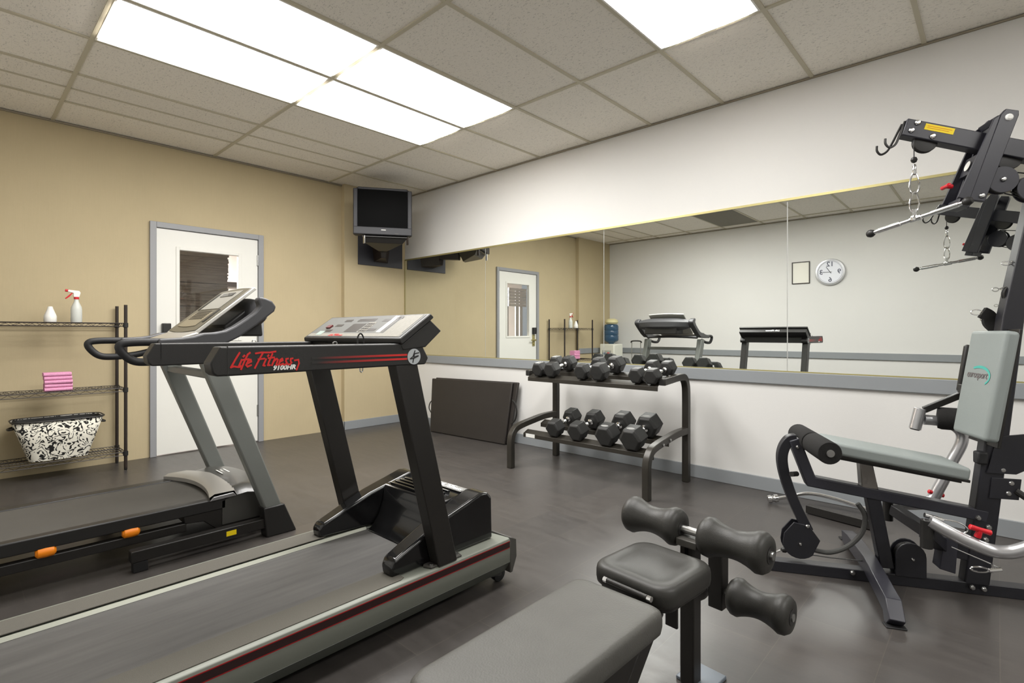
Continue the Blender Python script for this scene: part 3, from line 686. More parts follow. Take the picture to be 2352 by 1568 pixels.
def dumbbell(x, yf, zf, yr, zr, r, label, top, cap=None):
    p = V((x,yf,zf)); q = V((x,yr,zr)); ax = (q-p).normalized()
    t = thing('dumbbell', label, 'dumbbell', tuple((p+q)/2), 0, 'hex dumbbells on the rack')
    c = (p+q)/2; hl = r*.82
    def head(ctr, sgn):
        mb = MB(); x_, y_, t_ = mb.frame(ax)
        ring = [(math.cos(PI/6*0+PI/3*k), math.sin(PI/3*k)) for k in range(6)]
        secs = [(-hl,.80),(-hl*.78,1.0),(hl*.78,1.0),(hl,.80)]
        R_ = r*1.13; vs = []
        for (d, s_) in secs:
            for a,b in ring: vs.append(ctr - c + ax*d + V((1,0,0))*a*R_*s_ + (ax.cross(V((1,0,0))))*-b*R_*s_)
        fs = []
        for i in range(3):
            for j in range(6): fs.append((i*6+j, i*6+(j+1)%6, (i+1)*6+(j+1)%6, (i+1)*6+j))
        fs.append(tuple(range(6))); fs.append(tuple(18+j for j in range(6)))
        mb.add(vs, fs); o = finish('head', mb, hexm, t, bevel=.004, seg=2)
        if cap:
            up = -(ax.cross(V((1,0,0)))); up = up if up.z > 0 else -up
            o0 = ctr - c + up*(R_*.8665)
            if cap == 'white':
                mb = MB(); 
                vv = [o0+V((1,0,0))*a*r*.45+ax*b*hl*.55+up*.0006*k for k in (0,1) for a,b in ((-1,-1),(1,-1),(1,1),(-1,1))]
                mb.add(vv, [(0,3,2,1),(4,5,6,7),(0,1,5,4),(1,2,6,5),(2,3,7,6),(3,0,4,7)]); l = finish('weight_label', mb, lab, o)
                finish('weight_number', text_mb('10', r*.85, o0+up*.0008, (1,0,0), ax, up, bold=.0008), blackprint, o)
            else:
                mb = MB(); mb.lathe([(r*.30,0),(r*.30,.001)], o0-ax*hl*.35, up, 20)
                mb.v = [(v-(o0-ax*hl*.35)).dot(V((1,0,0)))*V((1,0,0))*1.35+(v-(o0-ax*hl*.35)).dot(ax)*ax*.7+(v-(o0-ax*hl*.35)).dot(up)*up+(o0-ax*hl*.35) for v in mb.v]
                finish('weight_label', mb, mat('faded_label',(140,140,138),.5), o)
        return o
    head(p, -1); head(q, 1)
    L = (q-p).length
    pr = [(r*.36, hl*.98),(r*.36, hl+.012),(.013, hl+.02),(.016, L*.4),(.0175, L*.5),(.016, L*.6),(.013, L-hl-.02),(r*.36, L-hl-.012),(r*.36, L-hl*.98)]
    finish('handle', MB().lathe(pr, p-c, ax, 16), chrome, t)
    return t
lows = [(-2.69,.066,None,'leftmost dumbbell on the lower shelf of the rack'),(-2.46,.070,None,'second dumbbell from the left on the lower shelf'),(-2.185,.078,'grey','third dumbbell from the left on the lower shelf'),(-1.962,.082,'grey','rightmost dumbbell on the lower shelf, with a pale oval label')]
for x,r,cp,lb in lows: dumbbell(x, 3.43, .299+r, 3.665, .368+r*.93, r, lb, False, cp)
tops = [(-2.90,.057,'white','leftmost dumbbell on the top shelf, white 10 labels on its heads'),(-2.762,.060,None,'second dumbbell from the left on the top shelf, touching the white labelled one'),
        (-2.450,.059,None,'left one of the middle pair of dumbbells on the top shelf'),(-2.288,.066,None,'right one of the middle pair of dumbbells on the top shelf'),
        (-1.958,.055,None,'left one of the rightmost pair of dumbbells on the top shelf'),(-1.825,.055,None,'rightmost dumbbell on the top shelf, beside the curved rack end')]
tops[5] = (-1.833,)+tops[5][1:]
for x,r,cp,lb in tops: dumbbell(x, 3.48, .783+r, 3.715, .828+r, r, lb, True, cp)

# ---------------------------------------------------------------- folded exercise mat
mt = thing('exercise_mat', 'large folded black exercise mat leaning on the white wall under the mirror', 'mat', (-4.27,3.9,0))
def PM(name, mb, m, parent=None, bevel=.01, **k): return finish(name, shift(mb, (-4.27,3.9,0)), m, parent or mt, bevel=bevel, **k)
def slab4(bl, br_, tr, tl, th):
    mb = MB(); n = (V(br_)-V(bl)).cross(V(tl)-V(bl)).normalized()*th
    a = [V(p) for p in (bl,br_,tr,tl)]; return mb.add(a+[p-n for p in a], [(0,1,2,3),(4,7,6,5),(0,4,5,1),(1,5,6,2),(2,6,7,3),(3,7,4,0)])
PM('mat_panel', slab4((-4.845,3.812,.004),(-3.700,3.874,.004),(-3.672,3.962,.635),(-4.915,3.900,.612),.028), matvinyl, seg=3)
PM('mat_panel', slab4((-4.825,3.845,.004),(-3.675,3.906,.004),(-3.618,3.996,.640),(-4.885,3.934,.622),.028), matvinyl, seg=3)
PM('carry_handle', MB().tube(smoothpath([(-3.655,3.945,.46),(-3.61,3.945,.42),(-3.59,3.94,.34),(-3.61,3.935,.26),(-3.655,3.93,.22)]), .008, 8), blkpl, bevel=0)
PM('carry_handle', MB().tube(smoothpath([(-4.88,3.88,.36),(-4.925,3.88,.32),(-4.93,3.87,.26),(-4.88,3.87,.20)]), .006, 8), blkpl, bevel=0)

# ---------------------------------------------------------------- wire shelving
SX0, SX1, SY0, SY1 = -5.70, -5.365, .185, 1.012
sh = thing('wire_shelf', 'black wire shelving unit with three shelves by the tan wall', 'shelf', (-5.53,.6,0))
def PS(name, mb, m, parent=None, bevel=0, **k): return finish(name, shift(mb, (-5.53,.6,0)), m, parent or sh, bevel=bevel, **k)
for x in (SX0,SX1):
    for y in (SY0,SY1):
        p = PS('post', MB().cyl((x,y,.02),(x,y,1.385),.0125,14), brown)
        PS('post_foot', MB().lathe([(.009,0),(.012,.006),(.012,.03)], (x,y,0)), blkpl, p)
        for z in (1.215,.672,.14): PS('clip', MB().lathe([(.0135,-.02),(.018,-.018),(.018,.018),(.0135,.02)], (x,y,z)), blkpl, p)
for z in (1.235,.690,.155):
    mb = MB()
    for x in (SX0,SX1):
        mb.tube([(x,SY0,z-.003),(x,SY1,z-.003)], .003, 6); mb.tube([(x,SY0,z-.03),(x,SY1,z-.03)], .003, 6)
        N = 22; mb.tube([(x, SY0+(SY1-SY0)*k/N, z-.004 if k%2 else z-.029) for k in range(N+1)], .0016, 5)
    for y in (SY0,SY1):
        mb.tube([(SX0,y,z-.003),(SX1,y,z-.003)], .003, 6); mb.tube([(SX0,y,z-.03),(SX1,y,z-.03)], .003, 6)
        N = 9; mb.tube([(SX0+(SX1-SX0)*k/N, y, z-.004 if k%2 else z-.029) for k in range(N+1)], .0016, 5)
    PS('shelf_rim', mb, brown)
    mb = MB(); n = 40
    for k in range(1,n): y = SY0+(SY1-SY0)*k/n; mb.tube([(SX0,y,z-.0015),(SX1,y,z-.0015)], .0016, 5)
    for x in (SX0+.11, SX0+.22): mb.tube([(x,SY0,z-.005),(x,SY1,z-.005)], .0025, 6)
    PS('wire_deck', mb, brown)
# spray bottle, white bottle
sp = thing('spray_bottle', 'clear spray bottle with red and white trigger on the top shelf', 'spray bottle', (-5.47,.705,1.2352))
finish('bottle', MB().lathe([(.034,0),(.037,.006),(.037,.10),(.034,.125),(.017,.165),(.014,.18),(.014,.19)], n=24), frost, sp)
finish('collar', MB().cyl((0,0,.188),(0,0,.204),.017,20), redp, sp)
finish('sprayer_head', MB().prism([(-.02,.204),(.018,.204),(.026,.240),(.018,.255),(-.052,.262),(-.056,.246),(-.02,.236)], 'x', -.011,.011), whitep, sp, bevel=.004)
finish('trigger', MB().prism([(-.03,.238),(-.022,.236),(-.044,.205),(-.066,.186),(-.071,.192),(-.05,.215)], 'x', -.007,.007), redp, sp, bevel=.002)
finish('nozzle', MB().cyl((0,-.052,.254),(0,-.070,.256),.010,14), redp, sp)
wb_ = finish('plastic_bottle', MB().lathe([(.036,0),(.040,.006),(.040,.045),(.037,.056),(.018,.108),(.015,.122),(.008,.124)], n=24), whitep, loc=(-5.47,.545,1.235))
tag(wb_, 'plain white plastic bottle standing on the top shelf, left of the spray bottle', 'bottle')
# towels
tl_names = ['bottom pink towel of the folded stack on the middle shelf','second pink towel from the bottom of the stack','third pink towel, in the middle of the stack','fourth pink towel, second from the top of the stack','topmost pink folded towel on the middle shelf']
for k in range(5):
    hh = .0285; r = random.Random(k)
    prof = []; n = 8; D_ = .10; 
    for i in range(n+1): a = -PI/2+PI*i/n; prof.append((D_/2+math.cos(a)*hh/2-.01, hh/2+math.sin(a)*hh/2))
    prof += [(-D_/2, hh),(-D_/2+.004, hh*.55),(-D_/2, hh*.5),(-D_/2+.004, hh*.45),(-D_/2, 0)]
    mb = MB().prism(prof, 'y', -.084, .084)
    o = finish('folded_towel', mb, pink, bevel=.004, seg=3, loc=(-5.46+r.uniform(-.004,.004),.588+r.uniform(-.004,.004),.692+k*(hh+.0008)))
    o.rotation_euler = (0,0,r.uniform(-.03,.03)); tag(o, tl_names[k], 'towel', 'pink folded towels in a stack')
# basket
bk_ = thing('storage_basket', 'black and white damask fabric basket on the bottom shelf', 'basket', (-5.52,.60,.157))
def basket(w0,d0,w1,d1,z0,z1,n=24,inset=0):
    vs = []; R_ = []
    for (w_,d_,z) in ((w0,d0,z0),((w0+w1)/2,(d0+d1)/2,(z0+z1)/2),(w1,d1,z1)):
        for i in range(n):
            a = 2*PI*(i+.5)/n; c_, s_ = math.cos(a), math.sin(a); e = .42
            vs.append((math.copysign(abs(c_)**e,c_)*d_/2, math.copysign(abs(s_)**e,s_)*w_/2, z))
    fs = [tuple(range(n))]
    for k in range(2):
        for i in range(n): fs.append((k*n+i,k*n+(i+1)%n,(k+1)*n+(i+1)%n,(k+1)*n+i))
    return vs, fs
vs, fs = basket(.36,.22,.56,.30,0,.31); b_ = MB().add(vs, fs)
bo = finish('basket_body', b_, damask_mat(), bk_, smooth=50)
sm = bo.modifiers.new('solid','SOLIDIFY'); sm.thickness = .006; sm.offset = -1
vs, fs = basket(.345,.205,.545,.285,.01,.308); finish('basket_lining', MB().add(vs, fs), blkpl, bk_, smooth=50)
n = 24; rim = [(math.copysign(abs(math.cos(2*PI*(i+.5)/n))**.42,math.cos(2*PI*(i+.5)/n))*.153, math.copysign(abs(math.sin(2*PI*(i+.5)/n))**.42,math.sin(2*PI*(i+.5)/n))*.283, .312) for i in range(n)]
finish('basket_rim', MB().tube(rim, .006, 8, closed=True), blkpl, bk_)
for s in (1,-1): finish('basket_handle', MB().tube(smoothpath([(-.05,s*.265,.262),(-.03,s*.292,.256),(.03,s*.292,.256),(.05,s*.265,.262)]), .008, 8), blkpl, bk_)

# ---------------------------------------------------------------- television and bracket
rzt = math.atan2(.837,.547)-PI/2   # width direction turned from +Y
tv = thing('television', 'old black tube television mounted high in the corner', 'television', (-5.0,3.28,2.235), rzt)
# local: +x toward the room, y to the right of the viewer
w_, h_ = .315, .262
shell = MB(); vs = []; fs = []
secs = [(0,w_,0,h_*2),(-.03,w_+.003,-.002,h_*2+.002),(-.16,w_-.01,.01,h_*2-.01),(-.30,w_-.10,.05,h_*2-.08),(-.42,w_-.16,.09,h_*2-.16)]
for (x,hw,z0,z1) in secs: vs += [(x,-hw,z0),(x,hw,z0),(x,hw,z1-.03),(x,hw*.8,z1),(x,-hw*.8,z1),(x,-hw,z1-.03)]
K=6
for i in range(len(secs)-1):
    for j in range(K): fs.append((i*K+j,i*K+(j+1)%K,(i+1)*K+(j+1)%K,(i+1)*K+j))
fs += [tuple(range(K)), tuple((len(secs)-1)*K+j for j in range(K-1,-1,-1))]
finish('tv_shell', MB().add(vs,fs), tv_m, tv, bevel=.008, seg=3)
bz = MB(); bz.box(0,.018,-w_,-.268,.05,h_*2-.022); bz.box(0,.018,.268,w_,.05,h_*2-.022); bz.box(0,.018,-.268,.268,.492,h_*2-.004); bz.box(0,.022,-w_,w_,.0,.085)
fz = finish('tv_bezel', bz, tv_m, tv, bevel=.008, seg=3)
# gently convex picture tube
vs = []; fs = []; n = 8
for i in range(n+1):
    for j in range(n+1):
        u, v = -1+2*i/n, -1+2*j/n; vs.append((.010+.012*(1-.5*u*u-.5*v*v), u*.270, .289+v*.207))
for i in range(n):
    for j in range(n): fs.append((i*(n+1)+j,i*(n+1)+j+1,(i+1)*(n+1)+j+1,(i+1)*(n+1)+j))
finish('tv_screen', MB().add(vs,fs), tv_s, tv)
finish('brand_plate', MB().box(.022,.0235,-.018,.032,.049,.057), lab, fz)
finish('button_row', MB().box(.022,.024,.13,.17,.012,.020), graydark, fz)
br_ = thing('tv_bracket', 'black steel wall bracket with arm and tray holding the television', 'bracket', (XP,3.69,2.0))
finish('wall_plate', MB().box(0,.012,-.32,.32,-.02,.40), mat('bracket_plate',(58,58,64),.45), br_, bevel=.003)
arm_b = MB(); arm_b.bar((.012,.0,.20),(.42,-.22,.17),.09,.10); arm_b.add([(.01,-.14,.30),(.01,.14,.30),(.01,.10,.03),(.01,-.10,.03),(.20,-.14,.20),(.20,-.04,.20),(.20,-.06,.06),(.20,-.12,.06)],[(0,1,2,3),(4,7,6,5),(0,4,5,1),(1,5,6,2),(2,6,7,3),(3,7,4,0)])
finish('bracket_arm', arm_b, brown, br_, bevel=.003)
def toB(x,y,z): # tv-local -> bracket-local
    c,s = math.cos(rzt), math.sin(rzt); X_ = -5.0+c*x-s*y; Y_ = 3.28+s*x+c*y; return (X_-XP, Y_-3.69, z+2.235-2.0)
tr = MB()
q0 = [toB(*p) for p in ((.0,-.22,-.012),(.0,.28,-.012),(-.34,.20,-.012),(-.34,-.20,-.012))]
tr.add(q0+[(a,b,c-.012) for a,b,c in q0], [(0,1,2,3),(4,7,6,5),(0,4,5,1),(1,5,6,2),(2,6,7,3),(3,7,4,0)])
finish('tray', tr, blk, br_, bevel=.002)
tr = MB(); q0 = [toB(*p) for p in ((-.02,-.22,-.024),(-.02,.27,-.024),(-.30,.14,-.024),(-.30,-.14,-.024))]; q1 = [toB(*p) for p in ((-.06,-.20,-.08),(-.06,.22,-.08),(-.26,.05,-.14),(-.26,-.05,-.14))]
tr.add(q0+q1, [(0,1,2,3),(4,7,6,5),(0,4,5,1),(1,5,6,2),(2,6,7,3),(3,7,4,0)])
finish('swivel_housing', tr, blk, br_, bevel=.004)
for y in (-.20,.27): finish('tray_bolt', MB().bar(toB(.0,y,-.01),toB(.0,y,-.10),.03,.012), steel if y<0 else brown, br_, bevel=.002)

# ---------------------------------------------------------------- things on and by the back wall
ck = thing('wall_clock', 'round white wall clock with silver rim on the back wall', 'clock', (-1.83,YB,2.06))
finish('clock_case', MB().lathe([(.196,0),(.200,.02),(.192,.038),(.170,.040),(.168,.028)], (0,0,0),(0,1,0),48), silver, ck)
finish('clock_face', MB().cyl((0,.024,0),(0,.029,0),.169,48), mat('clock_white',(228,230,238),.5), ck)
for txt,x,z in (('12',0,.115),('3',-.118,0),('6',0,-.115),('9',.118,0)):
    finish('numeral', text_mb(txt,.098,(x,.0292,z),(-1,0,0),(0,0,1),(0,1,0),bold=.002), mat('numeral_grey',(96,98,112),.5), ck)
finish('minute_hand', MB().ribbon([(.02,0),(-.125,0)],.006,(0,.0335,0),(1,0,0),(0,0,1),(0,1,0)), blackprint, ck)
finish('hour_hand', MB().ribbon([(.012,-.02),(-.05,.075)],.007,(0,.031,0),(1,0,0),(0,0,1),(0,1,0)), blackprint, ck)
finish('tick_ring', MB().tube([(.157*math.cos(2*PI*k/40),.0295,.157*math.sin(2*PI*k/40)) for k in range(40)],.0015,5,closed=True), greyprint, ck)
fp = thing('framed_notice', 'small framed paper notice on the back wall beside the clock', 'picture frame', (-2.23,YB,2.08))
f = MB(); f.box(-.125,-.113,0,.015,-.17,.17); f.box(.113,.125,0,.015,-.17,.17); f.box(-.113,.113,0,.015,-.17,-.158); f.box(-.113,.113,0,.015,.158,.17)
finish('frame', f, brown, fp); finish('paper_sheet', MB().box(-.113,.113,0,.006,-.158,.158), paper, fp)
# water cooler
wc = thing('water_cooler', 'white water cooler with blue bottle in the back left corner', 'water cooler', (-5.43,-.55,0))
finish('cabinet', MB().box(-.16,.16,-.16,.16,.01,.94), coolw, wc, bevel=.02, seg=3)
finish('tap_recess', MB().box(-.10,.10,.158,.163,.68,.82), mat('recess_grey',(176,178,170),.6), wc, bevel=.004)
finish('tap', MB().box(-.06,-.03,.16,.20,.74,.78), bluewater, wc, bevel=.004); finish('tap', MB().box(.03,.06,.16,.20,.74,.78), redp, wc, bevel=.004)
finish('drip_tray', MB().box(-.11,.11,.16,.22,.655,.675), coolw, wc, bevel=.004)
finish('water_bottle', MB().lathe([(.05,0),(.05,.02),(.12,.055),(.137,.08),(.137,.16),(.131,.17),(.137,.18),(.137,.25),(.131,.26),(.137,.27),(.137,.34),(.12,.375),(.04,.385)], (0,0,.935), n=28), bluewater, wc)
bg = finish('plastic_bag', MB().lathe([(.10,0),(.125,.03),(.11,.075),(.06,.10),(.02,.085)], n=12), yellowish, loc=(-5.42,-.55,1.322)); tag(bg, 'crumpled cream plastic bag on top of the water cooler bottle', 'bag')
# trolley handle
su = thing('rolling_suitcase', 'carry-on suitcase with raised silver telescopic handle by the back wall', 'suitcase', (-4.94,-.55,0))
finish('case', MB().box(-.19,.19,-.11,.11,.04,.56), graydark, su, bevel=.03, seg=3)
for x in (-.092,.092): finish('handle_pole', MB().cyl((x,-.08,.5),(x,-.08,.985),.008,10), steel, su)
finish('pull_handle', MB().rtube(smoothpath([(-.108,-.08,.965),(-.098,-.08,.99),(-.05,-.08,1.0),(.05,-.08,1.0),(.098,-.08,.99),(.108,-.08,.965)]), .022,.018,(0,1,0)), blkpl, su, bevel=.003)
for x in (-.15,.15): finish('wheel', MB().cyl((x-.012,-.07,.03),(x+.012,-.07,.03),.03,16), rubber, su)

# ---------------------------------------------------------------- multi gym (local x = along the frame, y = toward the mirror, z = up)
GZ = math.atan2(.446,.895); G0 = (-.838-.0134, 2.688+.0268, 0)
gy = thing('multi_gym', 'tall charcoal multi gym with grey pads, pulleys and silver press arms', 'exercise machine', G0, GZ)
def PG(name, mb, m, parent=None, bevel=.003, **k): return finish(name, mb, m, parent or gy, bevel=bevel, **k)
def bolt(par, s, z, w=-.03, r=.012, m=None):
    PG('bolt', MB().lathe([(r,0),(r*.95,-.004),(r*.6,-.009),(.001,-.0095)], (s,w,z), (0,1,0), 12), m or steel, par, bevel=0)
UP = (0,1,0)
# base
base = PG('base_beam', MB().bar((0,0,.025),(2.3,0,.025),.06,.05,up=(0,0,1)), navydk)
bolt(base,.517,.032); bolt(base,.846,.030); bolt(base,.889,.028); bolt(base,.385,.035)
ft = MB().rtube([(.413,-.425,.012),(.420,-.375,.062),(.46,-.02,.080),(.49,.30,.062),(.52,.50,.02)], .066, .055, (1,0,0))
fo = PG('front_foot', ft, navy)
for (s,w) in ((.412,-.43),(.522,.51)): PG('foot_plate', MB().box(s-.036,s+.036,w-.015,w+.03,0,.006), rubber, fo)
PG('rear_foot', MB().bar((2.2,-.45,.03),(2.2,.45,.03),.06,.06), navydk)
# main upright, leaning back
up = PG('upright', MB().prism([(.815,.02),(.908,.02),(.948,.38),(1.036,1.22),(1.235,2.2),(1.145,2.2),(.958,1.22),(.858,.38)], 'y', -.03, .03), navydk, bevel=.006)
for s,z in ((.905,.30),(.895,.245),(.985,.50),(.975,.455),(.955,.555)): bolt(up, s, z, r=.013)
PG('side_plate', MB().prism([(.905,.43),(1.01,.43),(1.02,.52),(.915,.52)], 'y', -.036,-.03), navydk, up, bevel=.001)
PG('side_plate', MB().prism([(.895,.54),(1.0,.54),(1.10,.60),(1.06,.72),(.935,.70)], 'y', -.038,-.03), navydk, up, bevel=.001)
PG('stop_block', MB().box(.86,.90,-.045,-.0,.575,.63), rubber, up, bevel=.008)
rv = MB().tube(smoothpath([(1.0,-.03,.47),(1.06,-.05,.43),(1.12,-.05,.45),(1.16,-.05,.50)]), .014, 10); PG('rear_hook', rv, blkpl, up, bevel=0)
for k in range(2): PG('guide_rod', MB().cyl((1.75,-.1+.2*k,.05),(1.75,-.1+.2*k,1.95),.012,12), chrome, bevel=0)
for k in range(10): PG('weight_plate', MB().box(1.68,1.82,-.16,.16,.10+k*.032,.129+k*.032), navydk, bevel=.004)
PG('rear_upright', MB().bar((2.0,0,.05),(2.0,0,2.0),.08,.06,up=(1,0,0)), navydk)
# seat beam and stub
sb = PG('seat_beam', MB().rtube([(.905,0,.345),(.215,0,.444),(.143,0,.640)], .05, .062, UP), navy, bevel=.005)
bolt(sb,.868,.338); bolt(sb,.155,.606,r=.009); 
sp_ = PG('seat_post', MB().prism([(.500,.07),(.556,.07),(.506,.36),(.470,.54),(.418,.545),(.446,.38)], 'y', -.026,.026), navydk, bevel=.004)
PG('adjuster_tube', MB().prism([(.4245,.43),(.4905,.43),(.466,.548),(.416,.552)], 'y', -.029,.027), mat('bare_steel',(132,128,124),.3,.6), sp_, bevel=.004)
ad = PG('seat_frame', MB().prism([(.30,.585),(.80,.507),(.80,.489),(.30,.565)], 'y', -.05,.05), blk, sp_)
# seat cushion
def cushion(p0, p1, w0, w1, th, e=.022, taper=0):
    # p0,p1 ends (s,z) of the underside; cushion thickness th to the normal
    a = V((p0[0],0,p0[1])); b = V((p1[0],0,p1[1])); d = (b-a).normalized(); n_ = V((-d.z,0,d.x))
    if n_.z < 0 and abs(d.x) > abs(d.z): n_ = -n_
    vs = []; 
    for t in (a,b):
        for w in (w0+(taper if t is b else 0),w1-(taper if t is b else 0)):
            for h_ in (0,th): vs.append(t+V((0,w,0))+n_*h_)
    return MB().add(vs, [(0,1,3,2),(4,6,7,5),(0,4,5,1),(2,3,7,6),(0,2,6,4),(1,5,7,3)])
PG('seat_pad', cushion((.27,.600),(.795,.517),-.125,.125,.055), greypad, bevel=.014, seg=5)
PG('seat_board', cushion((.285,.590),(.80,.508),-.115,.115,.012), blk, bevel=.002)
# leg developer
ld = PG('leg_lever', MB().rtube(smoothpath([(.155,0,.640),(.125,0,.632),(.100,0,.590),(.093,0,.530),(.110,0,.440),(.150,0,.325),(.205,0,.205)],5), .045, .050, UP), navydk, bevel=.004)
bolt(ld,.198,.232,r=.010)
fan = [(.167+.075*math.cos(a), .145+.072*math.sin(a)) for a in [math.radians(x) for x in range(165,330,15)]]
fan = [(.140,.245),(.098,.19)]+fan+[(.252,.168),(.205,.235)]
for w in (-.032,.022): PG('cam_plate', MB().prism(fan, 'y', w, w+.008), navydk, ld, bevel=.002)
PG('cam_wheel', MB().cyl((.167,-.022,.15),(.167,.022,.15),.062,28), blkpl, ld, bevel=0)
bolt(ld,.167,.145,r=.008,w=-.033)
PG('pull_tube', MB().tube(smoothpath([(.415,0,.350),(.445,0,.295),(.432,0,.215),(.375,0,.145),(.30,0,.108),(.225,0,.112)]), .011, 10), mat('rubber_grey',(70,70,68),.6), ld, bevel=0)
for z,s in ((.445,.15),): PG('side_pin', MB().cyl((s,-.04,z+.035),(s-.03,-.075,z+.04),.012,12), blkpl, ld, bevel=0)
pv = PG('roller_axle', MB().cyl((.225,-.30,.637),(.200,.18,.637),.014,14), steel, bevel=0)
for a_, b_ in ((-.292,-.075),(-.060,.165)):
    pr = [(.018,0),(.046,0),(.049,.008),(.049,(b_-a_)-.008),(.046,(b_-a_)),(.018,(b_-a_))]
    PG('foam_roller', MB().lathe(pr, (.2235-.05*(a_+.3),a_,.637), (-.05,1,0), 26), foam, bevel=0)
PG('axle_end', MB().lathe([(.016,-.002),(.016,.002)], (.2245,-.294,.637), (-.05,1,0), 18), steel, bevel=0)
# low cable and pulley cover
pc = [(.556,.045),(.556,.135)]+[(.616-.060*math.cos(a), .137+.062*math.sin(a)) for a in [PI*k/10 for k in range(1,10)]]+[(.676,.135),(.676,.045)]
for w in (-.034,.026): PG('pulley_cover', MB().prism(pc, 'y', w, w+.008), navydk, bevel=.002)
PG('pulley', MB().lathe([(.052,-.014),(.054,-.008),(.046,0),(.054,.008),(.052,.014)], (.616,0,.137),(0,1,0),28), blkpl, bevel=0)
bolt(gy,.622,.128,w=-.034,r=.008)
PG('low_cable', MB().tube([(.16,0,.09),(.30,0,.083),(.60,0,.084)], .0025, 6), blkpl, bevel=0)
sn = MB().tube([(.02+.028*math.cos(a)-.03,-.02,.082+.012*math.sin(a)) for a in [2*PI*k/14 for k in range(14)]], .003, 6, closed=True).tube([(.02,-.02,.080),(.05,-.01,.078),(.085,0,.092)], .0045, 8)
PG('snap_hook', sn, chrome, bevel=0); PG('cable_ball', MB().lathe([(.004,-.016),(.012,-.012),(.015,0),(.012,.012),(.004,.016)], (.105,0,.098),(1,0,.2),14), blkpl, bevel=0)
# press arm yoke: pivot block and silver tubes on both sides
yk = PG('arm_yoke', MB().bar((.905,0,.165),(.735,0,.20),.05,.075).bar((.735,-.02,.22),(.620,.17,.290),.05,.05).bar((.735,-.02,.20),(.60,-.22,.315),.05,.05), navydk)
PG('yoke_post', MB().prism([(.715,.105),(.775,.09),(.785,.24),(.735,.25)], 'y', -.055,.015), navy, yk, bevel=.003)
for w,s,z in ((.18,.60,.30),(-.23,.595,.325)): PG('pivot_bush', MB().cyl((s,w,z-.07),(s,w,z+.045),.022,18), blkpl, yk, bevel=0)
na_ = smoothpath([(.603,-.235,.368),(.66,-.25,.338),(.72,-.26,.309),(.79,-.27,.285),(.84,-.285,.287),(.885,-.30,.310),(.96,-.33,.37),(1.04,-.35,.47),(1.08,-.36,.62)],6)
nr = PG('press_arm', MB().tube(na_, .0255, 20), silver, bevel=0)
fa_ = smoothpath([(.64,.27,.285),(.80,.28,.30),(.86,.28,.395),(.90,.28,.50),(.944,.28,.600),(.948,.28,.655),(.915,.28,.692),(.855,.28,.712),(.79,.28,.717)],6)
fr_ = PG('press_arm', MB().tube(fa_, .0255, 20), silver, bevel=0)
PG('handle_socket', MB().cyl((.752,.28,.668),(.775,.28,.772),.026,20), silver, fr_, bevel=.002); PG('socket_plug', MB().cyl((.751,.28,.664),(.752,.28,.669),.020,16), blkpl, fr_, bevel=0)
PG('elbow_bar', MB().rtube([(.79,.28,.765),(.93,.26,.845),(.955,.25,.86)], .03,.024,UP), blk, fr_)
PG('bracket_block', MB().box(.925,.985,.23,.27,.84,.90), blk, fr_)
PG('arm_pad', MB().rtube([(.952,.27,.86),(.985,.27,1.09)], .06,.030,UP), blkpl, fr_, bevel=.010, seg=3)
PG('foam_grip', MB().lathe([(.02,0),(.050,.004),(.055,.02),(.055,.13),(.05,.15),(.02,.152)], (.845,.285,.727),(1,-.35,-.0),24), foam, fr_, bevel=0)
def tknob(s,w,z,par,ax=(.25,0,.968),hd=(.968,0,-.25),k=1.0):
    ax = V(ax); hd = V(hd); c = V((s,w,z))
    PG('red_knob', MB().lathe([(.010*k,0),(.011*k,.004),(.009*k,.026*k)], c, ax, 14).lathe([(.004*k,-.036*k),(.010*k,-.032*k),(.0085*k,0),(.010*k,.032*k),(.004*k,.036*k)], c+ax*.030*k, hd, 14), redp, par, bevel=0)
tknob(.755,-.262,.328,nr,ax=(.25,-.1,.96),k=1.1); tknob(.845,.28,.325,fr_,ax=(-.2,-.2,.95)); 
PG('cable_clamp', MB().cyl((.60,-.20,.382),(.665,-.20,.365),.010,12).tube(smoothpath([(.66,-.20,.37),(.72,-.20,.362),(.752,-.20,.336),(.735,-.20,.315)]),.003,6), chrome, yk, bevel=0)
PG('arm_cable', MB().tube([(.66,-.28,.285),(.72,-.285,.262),(.785,-.29,.237),(.815,-.29,.222)], .0022, 6), steel, bevel=0)
cp_ = MB().tube([(.745+.03*math.cos(a),-.30,.213+.010*math.sin(a)) for a in [2*PI*k/14 for k in range(14)]], .0035, 6, closed=True).cyl((.775,-.30,.214),(.815,-.30,.222),.008,10).cyl((.787,-.30,.205),(.785,-.30,.24),.004,8)
PG('snap_hook', cp_, chrome, bevel=0)
# back pad
bp_ = V((.846,0,.690)); tp = V((.921,0,1.160))
PG('back_pad', cushion((.846+.050,.683),(.921+.050,1.153),-.132,.132,.056), greypad, bevel=.017, seg=5)
PG('pad_board', cushion((.846+.062,.66),(.935+.050,1.165),-.112,.112,.012), blk, bevel=.002)
nrm_ = V((-(1.153-.683),0,.075)).normalized(); dz = V((.075,0,.47)).normalized()
o_ = V((.939,.0,.955)) + nrm_*.0568
PG('pad_lettering', text_mb('eurosport', .046, o_+V((0,.012,0)), (0,-1,0), dz, nrm_, shear=.2, width=.155), greyprint, bevel=0)
oa_ = [math.radians(130-180*k/24) for k in range(25)]
cr_ = [(.005+.084*math.cos(a), -.004+.046*math.sin(a)) for a in oa_] + [(.000+.080*math.cos(a), -.006+.036*math.sin(a)) for a in oa_[::-1][1:-1]]
sw = [o_+V((0,-1,0))*a+dz*b+nrm_*.0004 for a,b in cr_]; ns = len(sw); mbs = MB()
